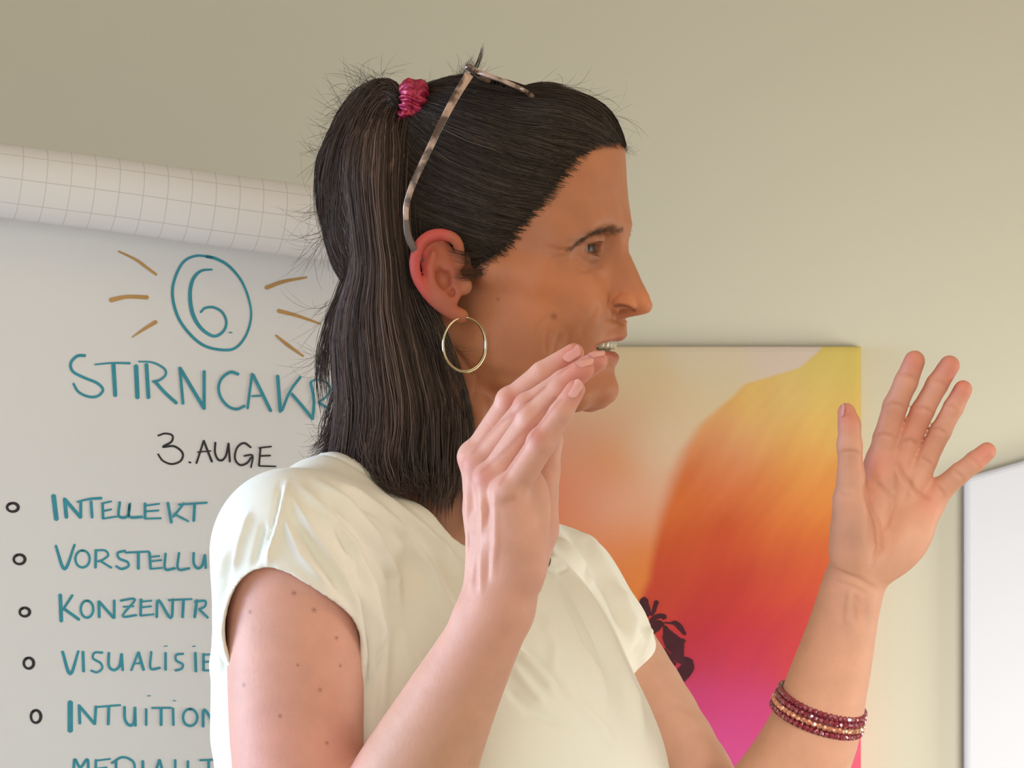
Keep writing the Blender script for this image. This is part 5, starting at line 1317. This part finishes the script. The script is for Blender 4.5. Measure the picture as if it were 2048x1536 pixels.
def nail(x, y, dx, dy, L, W_, mask, nrm_bias=None, lift=0.0):
    P0, N0 = skin_at(x, y, 6, mask)
    if nrm_bias is not None: N0 = unit(N0+np.array(nrm_bias))
    d = unit(at(x+dx, y+dy, P0[1])-at(x, y, P0[1])); d = unit(d-N0*(d@N0)); c = np.cross(N0, d)
    V, F = [], []; nu, nv = 9, 11
    for k in (0, 1):
        for j in range(nv):
            v_ = -1+2*j/(nv-1)
            wv = math.sqrt(max(0.02, 1-max(0, v_-0.45)**2/0.36 if v_ > 0.45 else 1-max(0, -v_-0.5)**2/0.30))
            for i_ in range(nu):
                u_ = (-1+2*i_/(nu-1))*wv
                V.append(P0+d*v_*L/2+c*u_*W_/2+N0*(0.45+lift-1.9*(u_*u_)-0.5*v_*v_-k*0.6))
    for j in range(nv-1):
        for i_ in range(nu-1):
            q = j*nu+i_; F.append((q, q+1, q+nu+1, q+nu)); q += nu*nv; F.append((q, q+nu, q+nu+1, q+1))
    adopt(link('fingernail', mesh_list('fingernail', V, F, smooth=True), nail_m), PERSON)
hr_mask = (bV[:, 1] < -150)
nail(1143, 705, 67, -42, 12, 9.0, hr_mask, (-0.3, -0.2, 0.5))
nail(1168, 722, 46, -34, 11, 8.5, hr_mask, (-0.2, -0.2, 0.4))
nail(1194, 704, 46, -30, 10, 8.0, hr_mask, (-0.1, 0.0, 0.4))
nail(1148, 776, 30, -46, 11.5, 8.0, hr_mask, (-0.4, -0.1, 0.2))
nail(1682, 820, -5, -30, 9, 7.0, bV[:, 0] > 150, (-1.2, 0.8, 0.0), -0.5)

# ------------------------------------------------------------------ eyeglasses pushed up on the head
m, nt, b = mat_new('tortoiseshell'); tc = N(nt, 'ShaderNodeTexCoord'); no = N(nt, 'ShaderNodeTexNoise'); no.inputs['Scale'].default_value = 85; no.inputs['Detail'].default_value = 3
cr = N(nt, 'ShaderNodeValToRGB'); cr.color_ramp.elements[0].position = 0.42; cr.color_ramp.elements[0].color = (*lin((84, 62, 52)), 1); cr.color_ramp.elements[1].position = 0.56; cr.color_ramp.elements[1].color = (*lin((186, 156, 138)), 1)
nt.links.new(tc.outputs['Object'], no.inputs['Vector']); nt.links.new(no.outputs['Fac'], cr.inputs[0]); nt.links.new(cr.outputs[0], b.inputs['Base Color']); b.inputs['Roughness'].default_value = 0.22; b.inputs['Coat Weight'].default_value = 0.4
TORT = m
tipm = mat_plain('grey_temple_tip', tuple(lin((98, 84, 78))), rough=0.35)
def smooth_path(G, m_):
    G = np.array(G, float); P = np.concatenate([[2*G[0]-G[1]], G, [2*G[-1]-G[-2]]]); out = []
    for t in np.linspace(0, len(G)-1, m_):
        i = min(int(t), len(G)-2); u = t-i; p0, p1, p2, p3 = P[i:i+4]
        out.append(0.5*((2*p1)+(-p0+p2)*u+(2*p0-5*p1+4*p2-p3)*u*u+(-p0+3*p1-3*p2+p3)*u**3))
    return np.array(out)
def bar(name, pts, ws, ts, side, mat, parent, closed=False, **props):
    """rounded flat bar along pts; ws width across, ts thickness along side"""
    pts = np.array(pts); n = len(pts)
    d = np.roll(pts, -1, 0)-np.roll(pts, 1, 0) if closed else np.gradient(pts, axis=0)
    d /= np.linalg.norm(d, axis=1, keepdims=True)
    sd = np.array(side, float) if np.ndim(side) == 2 else np.tile(side, (n, 1))
    sd = sd-d*(sd*d).sum(1, keepdims=True); sd /= np.linalg.norm(sd, axis=1, keepdims=True); cr_ = np.cross(d, sd)
    ws = np.interp(np.linspace(0, 1, n), np.linspace(0, 1, len(ws)), ws); ts = np.interp(np.linspace(0, 1, n), np.linspace(0, 1, len(ts)), ts)
    K = 10; V = []
    for k in range(K):
        th = 2*math.pi*(k+0.5)/K; cx, cy = math.cos(th), math.sin(th); cx = np.sign(cx)*abs(cx)**0.55; cy = np.sign(cy)*abs(cy)**0.55
        V.append(pts+cr_*(ws*cx/2)[:, None]+sd*(ts*cy/2)[:, None])
    V = np.stack(V, 1).reshape(-1, 3); F = []
    for a in range(n if closed else n-1):
        a2 = (a+1) % n
        for k in range(K): F.append((a*K+k, a*K+(k+1) % K, a2*K+(k+1) % K, a2*K+k))
    if not closed: F.append(tuple(range(K))[::-1]); F.append(tuple((n-1)*K+k for k in range(K)))
    return adopt(link(name, mesh_list(name, list(V), F, smooth=True), mat, **props), parent)
H0 = np.array([12.0, -69.0, 116.5]); lw = unit((0, 1, -0.115)); dw = unit((0.93, 0, -0.36)); nw = np.cross(dw, lw)
GL = empty('eyeglasses', head_w(H0), label='tortoiseshell eyeglasses pushed up on top of the dark hair', category='eyeglasses')
lensm, nt, b = mat_new('lens_glass'); b.inputs['Transmission Weight'].default_value = 1.0; b.inputs['Roughness'].default_value = 0.02; b.inputs['IOR'].default_value = 1.1; b.inputs['Base Color'].default_value = (0.95, 0.95, 0.95, 1)
def rim_pts(s0, n=44, inset=0.0):
    out = []
    for k in range(n):
        th = 2*math.pi*k/n; cx, cy = math.cos(th), math.sin(th); e = 0.62
        u = 26*np.sign(cx)*abs(cx)**e; v_ = 17.5*np.sign(cy)*abs(cy)**e
        out.append(H0+lw*(s0+u*(1-inset))+dw*(18.5+v_*(1-inset))+nw*(0.0))
    return HO+np.array(out)@HR
for s0 in (34, 104):
    bar('rim', rim_pts(s0), [3.4], [3.0], HR.T@np.array([0, 0, 0]) if False else (nw@HR), TORT, GL, closed=True)
    R_ = rim_pts(s0, 44, 0.03); c_ = R_.mean(0); t_ = (nw@HR)*0.6
    V = list(R_+t_)+list(R_-t_)+[c_+t_*2, c_]; n_ = 44
    F = [(k, (k+1) % n_, 2*n_) for k in range(n_)]+[((k+1) % n_+n_, k+n_, 2*n_+1) for k in range(n_)]+[(k, k+n_, (k+1) % n_+n_, (k+1) % n_) for k in range(n_)]
    adopt(link('lens', mesh_list('lens', V, F, smooth=True), lensm), GL)
bar('bridge', HO+smooth_path([H0+lw*58+dw*9, H0+lw*64+dw*6+nw*-1, H0+lw*74+dw*6+nw*-1, H0+lw*80+dw*9], 12)@HR, [4], [3], nw@HR, TORT, GL)
bar('brow_bar', HO+smooth_path([H0+dw*2, H0+lw*30+dw*0.5, H0+lw*66+dw*1, H0+lw*106+dw*0.5, H0+lw*138+dw*2], 26)@HR, [6.0], [4.0], nw@HR, TORT, GL, label='thick upper edge of the frame')
nearT = np.array([at(938, 150, -74), at(912, 192, -82), at(884, 245, -88), at(852, 312, -92), at(826, 368, -92), at(813, 410, -90), at(812, 440, -88)])
bar('temple_arm', smooth_path(nearT, 40), [6.0, 5.2, 4.6, 4.4, 4.2, 3.6], [3.0, 2.6], (0, 1.0, 0), TORT, GL)
bar('temple_tip', smooth_path([at(812, 438, -88), at(816, 470, -86), at(828, 498, -84), at(842, 522, -80)], 18), [4.0, 5.0, 3.6], [2.4], (0, 1.0, 0), tipm, GL, label='grey temple tip hooked behind the ear')
farT = [head_w((q[0], -q[1], q[2]-8)) for q in head_l(nearT)]
bar('temple_arm', smooth_path(farT, 30), [6.5, 5.4, 4.6], [3.0, 2.6], (0, 1.0, 0), TORT, GL)

# ------------------------------------------------------------------ hair tie
TC = at(823, 213, -24); axn = unit(np.array([-0.97, -0.12, 0.14])); R3 = rot_from(axn, (0, 1, 0))
nu, nv = 150, 40; V = []
for i_ in range(nu):
    a = 2*math.pi*i_/nu
    for j in range(nv):
        t = 2*math.pi*j/nv
        rr = 7.4+1.1*math.sin(a*17+1.6*math.sin(t*2+a*3))+0.6*math.sin(a*29+t*3)-2.0*math.exp(-(math.cos((t-0)/1)/0.32)**2)*(math.sin(t) > 0)
        V.append(((rr*1.12)*math.cos(t), (11.0+rr*math.sin(t))*math.cos(a), (11.0+rr*math.sin(t))*math.sin(a)))
V = np.array(V)@R3+TC
i = np.arange(nu)[:, None]*nv+np.arange(nv)[None]; i2 = ((np.arange(nu)+1) % nu)[:, None]*nv+np.arange(nv)[None]
F = np.stack([i, np.roll(i, -1, 1), np.roll(i2, -1, 1), i2], -1).reshape(-1, 4)
m, nt, b = mat_new('glitter_velvet'); b.inputs['Roughness'].default_value = 0.38
tc = N(nt, 'ShaderNodeTexCoord'); vo = N(nt, 'ShaderNodeTexVoronoi'); vo.inputs['Scale'].default_value = 900; nt.links.new(tc.outputs['Object'], vo.inputs['Vector'])
cr = N(nt, 'ShaderNodeValToRGB'); cr.color_ramp.elements[0].color = (*lin((120, 22, 48)), 1); cr.color_ramp.elements[1].color = (*lin((196, 50, 88)), 1); nt.links.new(vo.outputs['Color'], cr.inputs[0]); nt.links.new(cr.outputs[0], b.inputs['Base Color'])
bp = N(nt, 'ShaderNodeBump'); bp.inputs['Strength'].default_value = 0.9; bp.inputs['Distance'].default_value = 0.001; nt.links.new(vo.outputs['Color'], bp.inputs['Height']); nt.links.new(bp.outputs[0], b.inputs['Normal']); b.inputs['Metallic'].default_value = 0.35
link('hair_tie', mesh_np('hair_tie', V, F), m, label='crinkled glittery dark red scrunchie holding the half ponytail', category='hair tie')

# ------------------------------------------------------------------ hoop earring
EC = at(929, 689, -88); cth, sth = math.cos(math.radians(38)), math.sin(math.radians(38))
e1 = np.array([cth, sth, 0]); e2 = np.array([0, 0, 1.0])
HP = []
for t in np.linspace(math.radians(82), math.radians(82-338), 90): HP.append(EC+e1*17.2*math.cos(t)+e2*17.4*math.sin(t))
gold = mat_plain('pale_gold_metal', tuple(lin((214, 200, 164))), rough=0.16, metal=1.0)
EARR = empty('hoop_earring', EC, label='thin pale gold hoop earring hanging from the red ear', category='earring')
bar('hoop', HP, [1.2, 2.2, 2.2, 1.6, 0.9], [1.4, 2.0, 2.0, 1.2, 0.9], np.cross(e1, e2), gold, EARR)
small_el('ear_post', HP[0]+(0, 0, 0), (1.0, 3.5, 1.0), np.eye(3), gold, EARR, local=False)

# ------------------------------------------------------------------ beaded bracelet
BC = at(1637, 1424, -28); bax = unit(np.array([15.6, -12, 49.0])); bu = unit(np.cross(bax, (0, 1, 0))); bv = unit(np.cross(bax, bu))
BR = empty('beaded_bracelet', BC, label='beaded bracelet with dark red rows and a rose gold row on the raised wrist', category='bracelet')
red1 = mat_plain('dark_red_crystal', tuple(lin((132, 30, 52))), rough=0.10, coat=0.8, spec=0.9); rose = mat_plain('rose_gold_crystal', tuple(lin((232, 168, 140))), rough=0.12, metal=0.75, coat=0.6)
bandm = mat_plain('dark_red_band', tuple(lin((80, 26, 38))), rough=0.5)
def facet_bead(r, mat, name):
    V, F = sphere_grid(7, 5); me = mesh_np(name, V*r, F, smooth=False, world=False); me.transform(Matrix.Scale(MM, 4)); me.materials.append(mat); return me
mr1 = facet_bead(2.2, red1, 'bead'); mro = facet_bead(2.35, rose, 'bead')
RX, RY = 28.6, 24.5
rows_ = [(8.2, mr1, 54, 0.0), (4.3, mr1, 54, 0.5), (0.2, mro, 52, 0.0), (-3.9, mr1, 54, 0.3)]
seg = np.linspace(0, 2*math.pi, 73)[:-1]
for dz, me, cnt, off in rows_:
    for k in range(cnt):
        t = 2*math.pi*(k+off)/cnt
        rb_ = 30.2-0.118*dz
        p = BC+bu*rb_*math.cos(t)+bv*rb_*math.sin(t)+bax*dz
        o = bpy.data.objects.new('bead', me); sc.collection.objects.link(o); o.location = to_world(p)
        o.rotation_euler = (rng.uniform(0, 3), rng.uniform(0, 3), rng.uniform(0, 3)); adopt(o, BR)
V, F = [], []
for j, (dz, rr) in enumerate(((10, -2.4), (10, -0.6), (2, -0.2), (-6, -0.6), (-6, -2.4))):
    for t in seg: V.append(BC+bu*(30.6-0.118*dz+rr)*math.cos(t)+bv*(30.6-0.118*dz+rr)*math.sin(t)+bax*dz)
for j in range(5):
    for k in range(72): F.append((j*72+k, j*72+(k+1) % 72, ((j+1) % 5)*72+(k+1) % 72, ((j+1) % 5)*72+k))
adopt(link('band', mesh_list('band', V, F, smooth=True), bandm), BR)

# ------------------------------------------------------------------ dark clip on the shirt, half hidden by the hand
i = np.flatnonzero((np.abs(proj(sV)[0]-1094) < 8) & (np.abs(proj(sV)[1]-1124) < 8)); pc = sV[i[np.argmin(sV[i, 1])]]
V = SVs*np.array([2.4, 2.2, 4.6]); V = V+np.array([0.5*math.sin(3), 0, 0]); V[:, 0] += 0.25*V[:, 2]
link('pendant', mesh_np('pendant', V+at(1094, 1125, pc[1]-1.5), SFs), mat_plain('dark_brown_stone', tuple(lin((70, 44, 34))), rough=0.3), label='tiny dark brown pendant on the white top, half hidden behind the near hand', category='pendant')
